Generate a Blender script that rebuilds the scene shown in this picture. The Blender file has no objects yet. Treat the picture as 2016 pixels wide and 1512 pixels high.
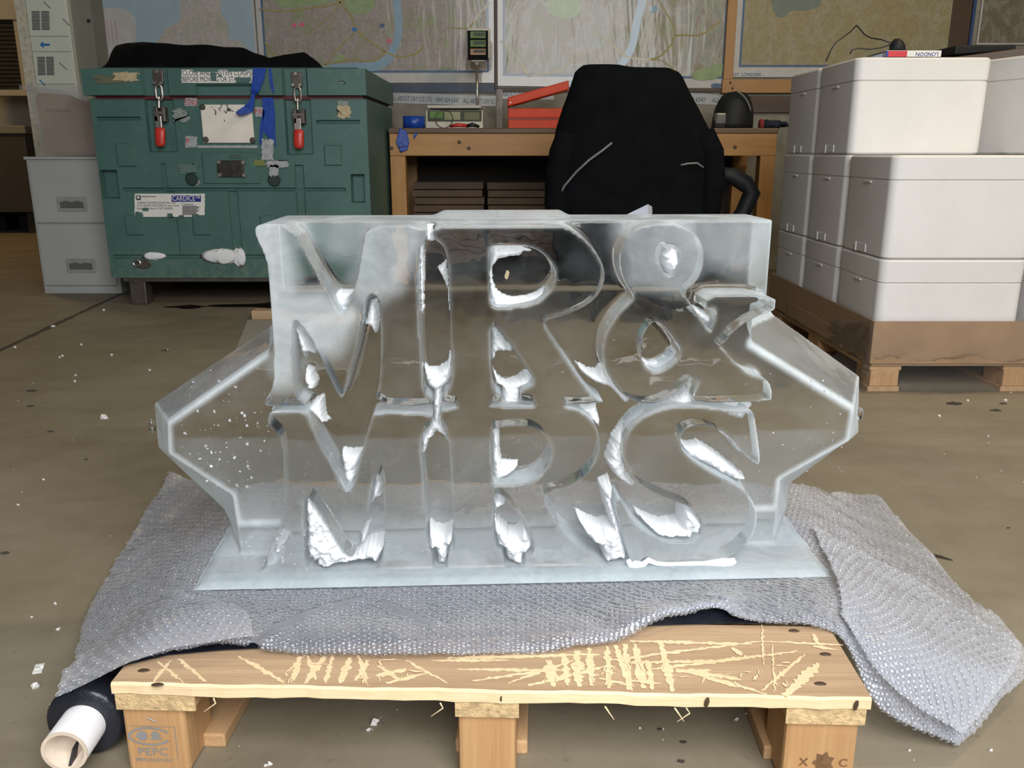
import bpy, bmesh, math, random
import numpy as np
from mathutils import Vector, Matrix

R = math.radians
C = bpy.context.scene.collection
SC = bpy.context.scene

# ------------------------------------------------------------------ camera, light, exposure
FPX, PITCH, CAMZ = 1692.0, R(15.1), 0.82
cam_d = bpy.data.cameras.new('camera')
cam_d.sensor_width = 36.0
cam_d.lens = FPX / 2016.0 * 36.0
cam_d.clip_start = 0.02
cam = bpy.data.objects.new('camera', cam_d)
C.objects.link(cam)
cam.location = (0, 0, CAMZ)
cam.rotation_euler = (math.pi / 2 - PITCH, 0, 0)
SC.camera = cam

w = bpy.data.worlds.new('sky')
SC.world = w
w.use_nodes = True
bg = w.node_tree.nodes['Background']
bg.inputs[0].default_value = (0.92, 0.96, 1.0, 1)
bg.inputs[1].default_value = 0.07


def area(name, loc, target, sx, sy, power, col):
    d = bpy.data.lights.new(name, 'AREA')
    d.shape = 'RECTANGLE'
    d.size, d.size_y = sx, sy
    d.energy = power
    d.color = col
    o = bpy.data.objects.new(name, d)
    C.objects.link(o)
    o.location = loc
    o.rotation_euler = (Vector(target) - Vector(loc)).to_track_quat('-Z', 'Y').to_euler()
    return o


area('daylight_through_roller_door', (0.75, -1.2, 2.35), (0.25, 1.8, 0.45), 2.6, 2.3, 215, (0.98, 0.99, 1.0))
area('warm_bay_lamp', (2.5, 2.35, 4.0), (2.1, 3.2, 0.9), 0.5, 0.3, 58, (1.0, 0.80, 0.48))
area('amber_lamp_in_far_bay', (-5.2, 7.3, 3.2), (-5.0, 7.6, 0.0), 0.6, 0.6, 32, (1.0, 0.66, 0.30))

SC.view_settings.view_transform = 'Standard'
SC.view_settings.look = 'None'
SC.view_settings.exposure = 0.08
SC.view_settings.gamma = 1.0
SC.view_settings.use_curve_mapping = False
SC.cycles.max_bounces = 16
SC.cycles.transmission_bounces = 14
SC.cycles.transparent_max_bounces = 24
SC.cycles.use_denoising = True

rnd = random.Random(7)
rng = np.random.default_rng(11)
SP, CP = math.sin(PITCH), math.cos(PITCH)


# ------------------------------------------------------------------ measuring helpers
def ray(u, v):
    dv = (v - 756.0) / FPX
    return ((u - 1008.0) / FPX, CP - dv * SP, -SP - dv * CP)


def PY(u, v, Y):
    d = ray(u, v)
    t = Y / d[1]
    return Vector((d[0] * t, Y, CAMZ + d[2] * t))


def PZ(u, v, z):
    d = ray(u, v)
    t = (z - CAMZ) / d[2]
    return Vector((d[0] * t, d[1] * t, z))


# ------------------------------------------------------------------ node materials
def new_mat(name):
    m = bpy.data.materials.new(name)
    m.use_nodes = True
    nt = m.node_tree
    return m, nt, nt.nodes['Principled BSDF'], nt.nodes['Material Output']


def node(nt, typ, **kw):
    n = nt.nodes.new(typ)
    for k, v in kw.items():
        setattr(n, k, v)
    return n


def noise(nt, scale, detail=4, rough=0.6, vec=None, dist=0.0):
    n = node(nt, 'ShaderNodeTexNoise')
    n.inputs['Scale'].default_value = scale
    n.inputs['Detail'].default_value = detail
    n.inputs['Roughness'].default_value = rough
    n.inputs['Distortion'].default_value = dist
    if vec is not None:
        nt.links.new(vec, n.inputs['Vector'])
    return n


def objvec(nt, scale=(1, 1, 1), rot=(0, 0, 0)):
    t = node(nt, 'ShaderNodeTexCoord')
    mp = node(nt, 'ShaderNodeMapping')
    mp.inputs['Scale'].default_value = scale
    mp.inputs['Rotation'].default_value = rot
    nt.links.new(t.outputs['Object'], mp.inputs[0])
    return mp.outputs[0]


def ramp(nt, fac, stops, interp='LINEAR'):
    r = node(nt, 'ShaderNodeValToRGB')
    r.color_ramp.interpolation = interp
    els = r.color_ramp.elements
    while len(els) < len(stops):
        els.new(0.5)
    for e, (p, c) in zip(els, stops):
        e.position = p
        e.color = (c[0], c[1], c[2], 1) if not isinstance(c, (int, float)) else (c, c, c, 1)
    nt.links.new(fac, r.inputs[0])
    return r.outputs[0]


def bump(nt, bsdf, h, strength=0.3, dist=0.01):
    b = node(nt, 'ShaderNodeBump')
    b.inputs['Strength'].default_value = strength
    b.inputs['Distance'].default_value = dist
    nt.links.new(h, b.inputs['Height'])
    nt.links.new(b.outputs[0], bsdf.inputs['Normal'])
    return b


def mixc(nt, fac, a, b):
    m = node(nt, 'ShaderNodeMix', data_type='RGBA')
    if isinstance(fac, float):
        m.inputs[0].default_value = fac
    else:
        nt.links.new(fac, m.inputs[0])
    for s, c in ((6, a), (7, b)):
        if isinstance(c, tuple):
            m.inputs[s].default_value = (c[0], c[1], c[2], 1)
        else:
            nt.links.new(c, m.inputs[s])
    return m.outputs[2]


def plain(name, c, rough=0.5, metal=0.0, var=0.12, scale=14.0, bmp=0.0, coat=0.0, spec=0.5, bscale=None):
    m, nt, b, out = new_mat(name)
    v = objvec(nt)
    n = noise(nt, scale, 5, 0.6, v)
    lo = tuple(x * (1 - var) for x in c)
    hi = tuple(min(1, x * (1 + var)) for x in c)
    nt.links.new(ramp(nt, n.outputs[0], [(0.3, lo), (0.7, hi)]), b.inputs['Base Color'])
    b.inputs['Roughness'].default_value = rough
    b.inputs['Metallic'].default_value = metal
    b.inputs['Coat Weight'].default_value = coat
    b.inputs['Specular IOR Level'].default_value = spec
    if bmp:
        n2 = noise(nt, bscale or scale * 4, 4, 0.6, v)
        bump(nt, b, n2.outputs[0], bmp, 0.004)
    return m


def wood(name, light, dark, axis=0, scale=6.0, rough=0.65, knots=True):
    m, nt, b, out = new_mat(name)
    s = [scale * 3.2] * 3
    s[axis] = scale * 0.16
    v = objvec(nt, tuple(s))
    n = noise(nt, 2.2, 6, 0.65, v, 0.6)
    n2 = noise(nt, 11.0, 3, 0.6, v)
    c1 = ramp(nt, n.outputs[0], [(0.25, dark), (0.48, tuple((a + c) / 2 for a, c in zip(light, dark))), (0.72, light)])
    c2 = mixc(nt, 0.25, c1, ramp(nt, n2.outputs[0], [(0.3, dark), (0.7, light)]))
    vb = objvec(nt)
    n3 = noise(nt, 3.0, 3, 0.5, vb)
    c3 = mixc(nt, ramp(nt, n3.outputs[0], [(0.45, 0.0), (0.75, 0.35)]), c2, tuple(x * 0.6 for x in dark))
    nt.links.new(c3, b.inputs['Base Color'])
    b.inputs['Roughness'].default_value = rough
    bump(nt, b, n2.outputs[0], 0.25, 0.003)
    return m


# ------------------------------------------------------------------ geometry helpers
class MB:
    def __init__(self):
        self.v, self.f = [], []

    def add(self, vs, fs):
        k = len(self.v)
        self.v += [tuple(x) for x in vs]
        self.f += [tuple(i + k for i in f) for f in fs]
        return self

    def box(self, x0, x1, y0, y1, z0, z1, M=None):
        vs = [Vector((x, y, z)) for z in (z0, z1) for y in (y0, y1) for x in (x0, x1)]
        if M is not None:
            vs = [M @ p for p in vs]
        return self.add(vs, [(0, 2, 3, 1), (4, 5, 7, 6), (0, 1, 5, 4), (2, 6, 7, 3), (0, 4, 6, 2), (1, 3, 7, 5)])

    def hexa(self, p):
        return self.add(p, [(0, 2, 3, 1), (4, 5, 7, 6), (0, 1, 5, 4), (2, 6, 7, 3), (0, 4, 6, 2), (1, 3, 7, 5)])

    def loft(self, rings, cap=True, closed=True):
        k = len(self.v)
        n = len(rings[0])
        for r in rings:
            self.v += [tuple(p) for p in r]
        for i in range(len(rings) - 1):
            a, b = k + i * n, k + (i + 1) * n
            for j in range(n if closed else n - 1):
                j2 = (j + 1) % n
                self.f.append((a + j, a + j2, b + j2, b + j))
        if cap:
            self.f.append(tuple(k + j for j in range(n))[::-1])
            self.f.append(tuple(k + (len(rings) - 1) * n + j for j in range(n)))
        return self

    def tube(self, pts, r, seg=8, cap=True):
        pts = [Vector(p) for p in pts]
        rs = r if isinstance(r, (list, tuple)) else [r] * len(pts)
        rings = []
        up = Vector((0, 0, 1))
        prev = None
        for i, p in enumerate(pts):
            d = (pts[min(i + 1, len(pts) - 1)] - pts[max(i - 1, 0)]).normalized()
            if prev is None:
                a = d.cross(up)
                if a.length < 1e-3:
                    a = d.cross(Vector((0, 1, 0)))
            else:
                a = prev - d * prev.dot(d)
            a.normalize()
            prev = a
            b = d.cross(a)
            rings.append([p + (a * math.cos(2 * math.pi * k / seg) + b * math.sin(2 * math.pi * k / seg)) * rs[i] for k in range(seg)])
        return self.loft(rings, cap)

    def lathe(self, prof, M=None, seg=24, cap=True):
        M = M or Matrix()
        rings = [[M @ Vector((r * math.cos(2 * math.pi * k / seg), r * math.sin(2 * math.pi * k / seg), z)) for k in range(seg)] for r, z in prof]
        return self.loft(rings, cap)

    def prism(self, poly, y0, y1, M=None):
        """polygon of (x, z) extruded along y"""
        n = len(poly)
        vs = [Vector((x, y0, z)) for x, z in poly] + [Vector((x, y1, z)) for x, z in poly]
        if M is not None:
            vs = [M @ p for p in vs]
        fs = [tuple(range(n)), tuple(range(n, 2 * n))[::-1]]
        fs += [(i, i + n, (i + 1) % n + n, (i + 1) % n) for i in range(n)]
        return self.add(vs, fs)


def wpos(o):
    p = Vector((0, 0, 0))
    while o is not None:
        p = p + o.location
        o = o.parent
    return p


def obj(name, mb, mat, parent=None, smooth=False, bevel=0.0, seg=2, fix=True):
    me = bpy.data.meshes.new(name)
    vs = np.array([tuple(p) for p in mb.v], dtype=np.float64)
    if parent is None:
        base = np.array([(vs[:, 0].min() + vs[:, 0].max()) / 2, (vs[:, 1].min() + vs[:, 1].max()) / 2, vs[:, 2].min()])
    else:
        base = np.array(wpos(parent))
        if parent.rotation_euler.z:
            base = base * 0
    me.from_pydata((vs - base).tolist(), [], mb.f)
    if fix:
        bm = bmesh.new()
        bm.from_mesh(me)
        bmesh.ops.recalc_face_normals(bm, faces=bm.faces)
        bm.to_mesh(me)
        bm.free()
    me.materials.append(mat)
    if smooth:
        me.polygons.foreach_set('use_smooth', [True] * len(me.polygons))
    if smooth == 'auto':
        me.set_sharp_from_angle(angle=R(35))
    o = bpy.data.objects.new(name, me)
    C.objects.link(o)
    if parent is not None:
        o.parent = parent
    else:
        o.location = base
    if bevel:
        bv = o.modifiers.new('edge', 'BEVEL')
        bv.width = bevel
        bv.segments = seg
        bv.limit_method = 'ANGLE'
        bv.angle_limit = R(40)
    return o


def tag(o, label=None, cat=None, group=None, kind=None):
    for k, v in (('label', label), ('category', cat), ('group', group), ('kind', kind)):
        if v:
            o[k] = v
    return o


def thing(name, label, cat, loc=(0, 0, 0), group=None):
    o = bpy.data.objects.new(name, None)
    C.objects.link(o)
    o.empty_display_size = 0.1
    o.location = loc
    return tag(o, label, cat, group)


def struct(name, mb, mat, **kw):
    o = obj(name, mb, mat, **kw)
    o['kind'] = 'structure'
    return o


def text_mesh(s, size, M, depth=0.0006, align='CENTER', xs=1.0, wid=None):
    """lettering as flat raised mesh: local text x -> M x, text y -> M z"""
    cu = bpy.data.curves.new('lettering', 'FONT')
    cu.body = s
    cu.size = size
    cu.align_x = align
    cu.align_y = 'CENTER'
    cu.extrude = depth
    cu.resolution_u = 3
    to = bpy.data.objects.new('lettering', cu)
    C.objects.link(to)
    dg = bpy.context.evaluated_depsgraph_get()
    me = bpy.data.meshes.new_from_object(to.evaluated_get(dg))
    if wid:
        ex = [p.co.x for p in me.vertices]
        xs = wid / (max(ex) - min(ex))
    vs = [M @ Vector((p.co.x * xs, -p.co.z, p.co.y)) for p in me.vertices]
    fs = [tuple(p.vertices) for p in me.polygons]
    bpy.data.objects.remove(to)
    bpy.data.curves.remove(cu)
    bpy.data.meshes.remove(me)
    mb = MB()
    mb.add(vs, fs)
    return mb


def inpoly(P, poly):
    poly = np.asarray(poly)
    x, y = P[..., 0], P[..., 1]
    res = np.zeros(x.shape, bool)
    n = len(poly)
    for i in range(n):
        x0, y0 = poly[i]
        x1, y1 = poly[(i + 1) % n]
        if y0 == y1:
            continue
        c = ((y0 > y) != (y1 > y)) & (x < (x1 - x0) * (y - y0) / (y1 - y0) + x0)
        res ^= c
    return res


def dpoly(P, poly):
    poly = np.asarray(poly, float)
    best = np.full(P.shape[:-1], 1e9)
    for i in range(len(poly)):
        a, b = poly[i], poly[(i + 1) % len(poly)]
        ab = b - a
        t = np.clip(((P - a) @ ab) / max(1e-12, ab @ ab), 0, 1)
        q = a + t[..., None] * ab
        best = np.minimum(best, np.linalg.norm(P - q, axis=-1))
    return best


def smooth_poly(pts, it=1):
    """corner cutting so traced outlines run in curves"""
    for _ in range(it):
        out = []
        n = len(pts)
        for i in range(n):
            a, b = Vector(pts[i]), Vector(pts[(i + 1) % n])
            out += [tuple(a * 0.75 + b * 0.25), tuple(a * 0.25 + b * 0.75)]
        pts = out
    return pts


_lat = rng.random((64, 64))


def vnoise(x, y):
    xi, yi = np.floor(x).astype(int), np.floor(y).astype(int)
    fx, fy = x - xi, y - yi
    fx, fy = fx * fx * (3 - 2 * fx), fy * fy * (3 - 2 * fy)
    g = lambda a, b: _lat[a % 64, b % 64]
    return (g(xi, yi) * (1 - fx) + g(xi + 1, yi) * fx) * (1 - fy) + (g(xi, yi + 1) * (1 - fx) + g(xi + 1, yi + 1) * fx) * fy


def fbm(x, y, o=4):
    s, a, t = 0, 1.0, 0
    for k in range(o):
        s = s + a * vnoise(x * 2 ** k + 7.3 * k, y * 2 ** k + 3.1 * k)
        t += a
        a *= 0.5
    return s / t


# ------------------------------------------------------------------ materials
def mat_floor():
    m, nt, b, out = new_mat('worn_concrete')
    v = objvec(nt)
    n1 = noise(nt, 0.9, 6, 0.62, v, 0.4)
    n2 = noise(nt, 9.0, 6, 0.7, v)
    n3 = noise(nt, 60.0, 3, 0.6, v)
    vs = objvec(nt, (0.9, 3.5, 1), (0, 0, 0.25))
    n4 = noise(nt, 2.4, 5, 0.6, vs)
    c = ramp(nt, n1.outputs[0], [(0.28, (0.130, 0.105, 0.066)), (0.5, (0.192, 0.160, 0.108)), (0.74, (0.270, 0.230, 0.165))])
    c = mixc(nt, ramp(nt, n2.outputs[0], [(0.35, 0.0), (0.75, 0.5)]), c, (0.265, 0.228, 0.168))
    c = mixc(nt, ramp(nt, n4.outputs[0], [(0.5, 0.0), (0.75, 0.35)]), c, (0.12, 0.095, 0.058))
    c = mixc(nt, ramp(nt, n3.outputs[0], [(0.62, 0.0), (0.72, 0.45)]), c, (0.12, 0.10, 0.08))
    nt.links.new(c, b.inputs['Base Color'])
    nt.links.new(ramp(nt, n1.outputs[0], [(0.3, 0.5), (0.7, 0.75)]), b.inputs['Roughness'])
    b.inputs['Specular IOR Level'].default_value = 0.35
    bump(nt, b, n2.outputs[0], 0.25, 0.004)
    return m


M_floor = mat_floor()
M_wall = plain('dusty_painted_blockwork', (0.22, 0.205, 0.165), 0.85, var=0.3, scale=5, bmp=0.3)
M_pil = plain('olive_grey_paint', (0.20, 0.195, 0.155), 0.6, var=0.06, scale=3)
M_dark = plain('dark_brown_slats', (0.035, 0.028, 0.02), 0.6, var=0.3)
M_cream = plain('cream_paint', (0.50, 0.46, 0.36), 0.6, var=0.1, scale=6)
M_ceil = plain('grey_ceiling_sheet', (0.30, 0.30, 0.29), 0.8)
M_black = plain('black_cloth', (0.004, 0.0045, 0.0055), 0.95, var=0.3, scale=9, spec=0.08, bmp=0.3, bscale=120)
M_blackpl = plain('black_plastic', (0.010, 0.011, 0.012), 0.6, var=0.2, spec=.3)
M_navy = plain('black_plastic_film', (0.014, 0.016, 0.024), 0.33, var=0.3, bmp=0.5, scale=18)
M_metal = plain('dull_steel', (0.42, 0.39, 0.35), 0.38, 0.9, var=0.2)
M_darkmetal = plain('brown_stained_steel', (0.12, 0.10, 0.085), 0.45, 0.6, var=0.3)
M_red = plain('red_dipped_grip', (0.52, 0.035, 0.025), 0.35, var=0.15)
M_orange = plain('orange_red_enamel', (0.60, 0.062, 0.02), 0.5, var=0.08, spec=.25)
M_blue = plain('blue_tape', (0.012, 0.055, 0.33), 0.28, var=0.25, bmp=0.4, scale=30)
M_paper = plain('white_label_paper', (0.70, 0.69, 0.65), 0.6, var=0.07)
M_plate = plain('white_painted_plate', (0.72, 0.67, 0.60), 0.5, var=0.08, scale=10)
M_ink = plain('black_ink', (0.02, 0.02, 0.025), 0.6, var=0.2)
M_redink = plain('red_ink', (0.5, 0.06, 0.08), 0.6, var=0.2)
M_navyink = plain('navy_ink', (0.02, 0.025, 0.22), 0.5, var=0.1)
M_greyink = plain('grey_ink', (0.25, 0.25, 0.25), 0.6, var=0.1)
M_bluink = plain('blue_ink', (0.03, 0.17, 0.42), 0.5, var=0.1)
M_beigeplastic = plain('beige_scale_plastic', (0.52, 0.50, 0.42), 0.45, var=0.06)
M_lcd = plain('green_display_glass', (0.10, 0.20, 0.05), 0.6, var=0.1)
M_lcdo = plain('amber_display_glass', (0.36, 0.20, 0.11), 0.6, var=0.1)
M_lcdd = plain('dark_display_segment', (0.045, 0.055, 0.035), 0.6, var=0.1)
M_cab = plain('pale_grey_enamel', (0.39, 0.395, 0.38), 0.5, var=0.05, scale=4)
M_kraft = plain('brown_cardboard', (0.30, 0.19, 0.105), 0.8, var=0.12, scale=7)
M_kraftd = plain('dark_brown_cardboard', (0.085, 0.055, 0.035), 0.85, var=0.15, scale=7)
M_kraftbag = plain('pinkish_brown_cardboard', (0.34, 0.215, 0.14), 0.8, var=0.1)
M_greycard = plain('grey_board', (0.31, 0.29, 0.25), 0.75, var=0.12)
M_whitecab = plain('pale_green_white_panel', (0.60, 0.63, 0.54), 0.5, var=0.05, scale=3)
M_gasket = plain('maroon_gasket', (0.09, 0.012, 0.016), 0.5, var=0.2)
M_pole = plain('bright_pole_steel', (0.5, 0.48, 0.44), 0.25, 0.9, var=0.1)
M_bluedk = plain('dark_blue_strip', (0.025, 0.045, 0.085), 0.5, var=0.2)
M_tapegrey = plain('printed_grey_tape', (0.33, 0.34, 0.34), 0.35, var=0.1)
M_white = plain('white_paper_tube', (0.78, 0.77, 0.78), 0.55, var=0.05)
M_core = plain('raw_card_core', (0.60, 0.50, 0.40), 0.8, var=0.12, scale=30)
M_rubber = plain('black_rubber', (0.012, 0.012, 0.012), 0.6, var=0.2)
M_green = plain('green_plastic_bag', (0.28, 0.45, 0.24), 0.4, var=0.25)
M_wet = plain('wet_dark_concrete', (0.02, 0.017, 0.013), 0.12, var=0.3)
M_piping = plain('grey_reflective_piping', (0.15, 0.15, 0.15), 0.35, var=0.1)

M_pine_x = wood('raw_pine_across', (0.53, 0.375, 0.235), (0.35, 0.225, 0.13), 0, 5.0)
M_pine_y = wood('raw_pine_along', (0.58, 0.38, 0.20), (0.38, 0.21, 0.095), 1, 5.0)
M_pine_z = wood('raw_pine_block', (0.55, 0.34, 0.16), (0.40, 0.20, 0.08), 2, 7.0)
M_pine_cut = wood('fresh_sawn_pine', (0.84, 0.68, 0.43), (0.70, 0.52, 0.30), 0, 9.0, 0.75)
M_endgrain = plain('rough_end_grain', (0.56, 0.40, 0.21), 0.85, var=0.35, scale=70, bmp=0.8, bscale=160)
M_bench = wood('varnished_bench_pine', (0.42, 0.225, 0.070), (0.30, 0.145, 0.040), 0, 3.0, 0.5)
M_benchz = wood('varnished_bench_leg_pine', (0.42, 0.225, 0.070), (0.30, 0.145, 0.040), 2, 3.0, 0.5)
M_benchtop = wood('dirty_bench_top', (0.16, 0.085, 0.045), (0.07, 0.04, 0.022), 0, 3.0, 0.5)
M_brownwood = wood('dark_brown_wood', (0.085, 0.048, 0.026), (0.045, 0.025, 0.014), 0, 3.0, 0.55)


def mat_green():
    m, nt, b, out = new_mat('scuffed_green_plastic')
    v = objvec(nt)
    n = noise(nt, 3.0, 6, 0.65, v)
    n2 = noise(nt, 24, 5, 0.7, v)
    g = node(nt, 'ShaderNodeNewGeometry')
    sx = node(nt, 'ShaderNodeSeparateXYZ')
    t = node(nt, 'ShaderNodeTexCoord')
    nt.links.new(t.outputs['Object'], sx.inputs[0])
    c = ramp(nt, n.outputs[0], [(0.3, (0.046, 0.108, 0.096)), (0.7, (0.064, 0.147, 0.131))])
    c = mixc(nt, ramp(nt, n2.outputs[0], [(0.55, 0.0), (0.8, 0.35)]), c, (0.12, 0.20, 0.175))
    low = node(nt, 'ShaderNodeMapRange')
    low.inputs[1].default_value = 0.36
    low.inputs[2].default_value = 0.16
    nt.links.new(sx.outputs[2], low.inputs[0])
    mu = node(nt, 'ShaderNodeMath', operation='MULTIPLY')
    nt.links.new(low.outputs[0], mu.inputs[0])
    nt.links.new(ramp(nt, n2.outputs[0], [(0.42, 0.0), (0.62, 0.55)]), mu.inputs[1])
    c = mixc(nt, mu.outputs[0], c, (0.16, 0.19, 0.15))
    nt.links.new(c, b.inputs['Base Color'])
    b.inputs['Roughness'].default_value = 0.5
    bump(nt, b, n2.outputs[0], 0.15, 0.004)
    return m


M_greenbox = mat_green()


def mat_foam():
    m, nt, b, out = new_mat('white_expanded_foam')
    v = objvec(nt)
    vo = node(nt, 'ShaderNodeTexVoronoi')
    vo.inputs['Scale'].default_value = 170
    nt.links.new(v, vo.inputs['Vector'])
    n = noise(nt, 4, 4, 0.6, v)
    c = ramp(nt, n.outputs[0], [(0.3, (0.63, 0.61, 0.585)), (0.7, (0.69, 0.67, 0.645))])
    nt.links.new(c, b.inputs['Base Color'])
    b.inputs['Roughness'].default_value = 0.6
    b.inputs['Subsurface Weight'].default_value = 0.0
    bump(nt, b, vo.outputs['Distance'], 0.12, 0.002)
    return m


M_foam = mat_foam()


def mat_snow():
    m, nt, b, out = new_mat('packed_snow')
    v = objvec(nt)
    n = noise(nt, 260, 4, 0.7, v)
    b.inputs['Base Color'].default_value = (0.93, 0.95, 0.97, 1)
    b.inputs['Roughness'].default_value = 0.7
    tr = node(nt, 'ShaderNodeBsdfTranslucent')
    tr.inputs[0].default_value = (0.92, 0.95, 0.98, 1)
    mx = node(nt, 'ShaderNodeMixShader')
    mx.inputs[0].default_value = 0.25
    nt.links.new(b.outputs[0], mx.inputs[1])
    nt.links.new(tr.outputs[0], mx.inputs[2])
    nt.links.new(mx.outputs[0], out.inputs[0])
    bump(nt, b, n.outputs[0], 0.5, 0.003)
    return m


M_snow = mat_snow()


def mat_ice():
    m, nt, b, out = new_mat('clear_and_frosted_ice')
    v = objvec(nt)
    at = node(nt, 'ShaderNodeAttribute', attribute_name='frost')
    n1 = noise(nt, 9, 6, 0.68, v, 0.5)
    n2 = noise(nt, 40, 4, 0.6, v)
    n3 = noise(nt, 14, 2, 0.5, v)
    gl = node(nt, 'ShaderNodeBsdfGlass')
    gl.inputs['Color'].default_value = (0.985, 0.995, 1.0, 1)
    gl.inputs['IOR'].default_value = 1.31
    gl.inputs['Roughness'].default_value = 0.015
    bp = node(nt, 'ShaderNodeBump')
    bp.inputs['Strength'].default_value = 0.16
    bp.inputs['Distance'].default_value = 0.012
    nt.links.new(n3.outputs[0], bp.inputs['Height'])
    nt.links.new(bp.outputs[0], gl.inputs['Normal'])
    fr = node(nt, 'ShaderNodeBsdfDiffuse')
    fr.inputs[0].default_value = (0.80, 0.87, 0.91, 1)
    tr = node(nt, 'ShaderNodeBsdfTranslucent')
    tr.inputs[0].default_value = (0.82, 0.89, 0.93, 1)
    fm = node(nt, 'ShaderNodeMixShader')
    fm.inputs[0].default_value = 0.45
    nt.links.new(fr.outputs[0], fm.inputs[1])
    nt.links.new(tr.outputs[0], fm.inputs[2])
    # cloudiness: the frost attribute broken up by veils
    a = node(nt, 'ShaderNodeMath', operation='MULTIPLY_ADD')
    nt.links.new(n1.outputs[0], a.inputs[0])
    a.inputs[1].default_value = 1.3
    a.inputs[2].default_value = -0.65
    s = node(nt, 'ShaderNodeMath', operation='MULTIPLY')
    nt.links.new(a.outputs[0], s.inputs[0])
    w2 = node(nt, 'ShaderNodeMath', operation='MULTIPLY_ADD')
    nt.links.new(at.outputs['Fac'], w2.inputs[0])
    w2.inputs[1].default_value = 0.9
    w2.inputs[2].default_value = 0.14
    nt.links.new(w2.outputs[0], s.inputs[1])
    f = node(nt, 'ShaderNodeMath', operation='ADD', use_clamp=True)
    nt.links.new(s.outputs[0], f.inputs[0])
    nt.links.new(at.outputs['Fac'], f.inputs[1])
    f2 = node(nt, 'ShaderNodeMath', operation='MINIMUM')
    nt.links.new(f.outputs[0], f2.inputs[0])
    f2.inputs[1].default_value = 0.92
    mx = node(nt, 'ShaderNodeMixShader')
    nt.links.new(f2.outputs[0], mx.inputs[0])
    nt.links.new(gl.outputs[0], mx.inputs[1])
    nt.links.new(fm.outputs[0], mx.inputs[2])
    nt.links.new(mx.outputs[0], out.inputs[0])
    return m


M_ice = mat_ice()


def mat_film(name, alpha, tint, rough=0.12, wr=0.5, scale=25):
    m, nt, b, out = new_mat(name)
    v = objvec(nt)
    n = noise(nt, scale, 4, 0.6, v, 0.5)
    b.inputs['Base Color'].default_value = (*tint, 1)
    b.inputs['Roughness'].default_value = rough
    b.inputs['Specular IOR Level'].default_value = 0.9
    tp = node(nt, 'ShaderNodeBsdfTransparent')
    tp.inputs[0].default_value = (0.97, 0.98, 1, 1)
    mx = node(nt, 'ShaderNodeMixShader')
    mx.inputs[0].default_value = alpha
    nt.links.new(tp.outputs[0], mx.inputs[1])
    nt.links.new(b.outputs[0], mx.inputs[2])
    nt.links.new(mx.outputs[0], out.inputs[0])
    bump(nt, b, n.outputs[0], wr, 0.01)
    return m




def mat_wrap(name, cen, rim, gloss, rough, bs, tint=(0.82, 0.84, 0.93)):
    """thin clear polythene: see-through face on, paler where it is seen edge on, with sharp glints"""
    m, nt, b, out = new_mat(name)
    nt.nodes.remove(b)
    v = objvec(nt)
    n = noise(nt, 55, 3, 0.6, v, 0.4)
    bp = node(nt, 'ShaderNodeBump')
    bp.inputs['Strength'].default_value = bs
    bp.inputs['Distance'].default_value = 0.004
    nt.links.new(n.outputs[0], bp.inputs['Height'])
    lw = node(nt, 'ShaderNodeLayerWeight')
    lw.inputs[0].default_value = 0.5
    mr = node(nt, 'ShaderNodeMapRange')
    mr.inputs[1].default_value = 0.1
    mr.inputs[2].default_value = 0.8
    mr.inputs[3].default_value = cen
    mr.inputs[4].default_value = rim
    nt.links.new(lw.outputs['Facing'], mr.inputs[0])
    gl = node(nt, 'ShaderNodeBsdfGlossy')
    gl.inputs['Color'].default_value = (0.97, 0.98, 1.0, 1)
    gl.inputs['Roughness'].default_value = rough
    nt.links.new(bp.outputs[0], gl.inputs['Normal'])
    tp = node(nt, 'ShaderNodeBsdfTransparent')
    tp.inputs[0].default_value = (0.97, 0.975, 0.99, 1)
    df = node(nt, 'ShaderNodeBsdfDiffuse')
    df.inputs[0].default_value = (*tint, 1)
    tr = node(nt, 'ShaderNodeBsdfTranslucent')
    tr.inputs[0].default_value = (*tint, 1)
    dm = node(nt, 'ShaderNodeMixShader')
    dm.inputs[0].default_value = 0.35
    nt.links.new(df.outputs[0], dm.inputs[1])
    nt.links.new(tr.outputs[0], dm.inputs[2])
    m1 = node(nt, 'ShaderNodeMixShader')
    nt.links.new(mr.outputs[0], m1.inputs[0])
    nt.links.new(tp.outputs[0], m1.inputs[1])
    nt.links.new(dm.outputs[0], m1.inputs[2])
    fr = node(nt, 'ShaderNodeFresnel')
    fr.inputs[0].default_value = gloss
    nt.links.new(bp.outputs[0], fr.inputs['Normal'])
    m2 = node(nt, 'ShaderNodeMixShader')
    nt.links.new(fr.outputs[0], m2.inputs[0])
    nt.links.new(m1.outputs[0], m2.inputs[1])
    nt.links.new(gl.outputs[0], m2.inputs[2])
    nt.links.new(m2.outputs[0], out.inputs[0])
    return m


M_film = mat_wrap('bubble_wrap_film', .23, .52, 1.5, .10, .6, (.88, .91, 1.0))
M_bub = mat_wrap('bubble_wrap_bubbles', .02, .66, 1.55, .05, .0, (.90, .93, 1.0))
M_stretch = mat_wrap('clear_stretch_film', .04, .16, 1.12, .12, .5, (.7, .68, .64))
M_tub = mat_film('translucent_tub_plastic', 0.22, (0.50, 0.47, 0.42), 0.3, 0.1, 10)
M_sleeve = mat_wrap('clear_plastic_sleeve', .30, .6, 1.3, .15, .2)


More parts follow.
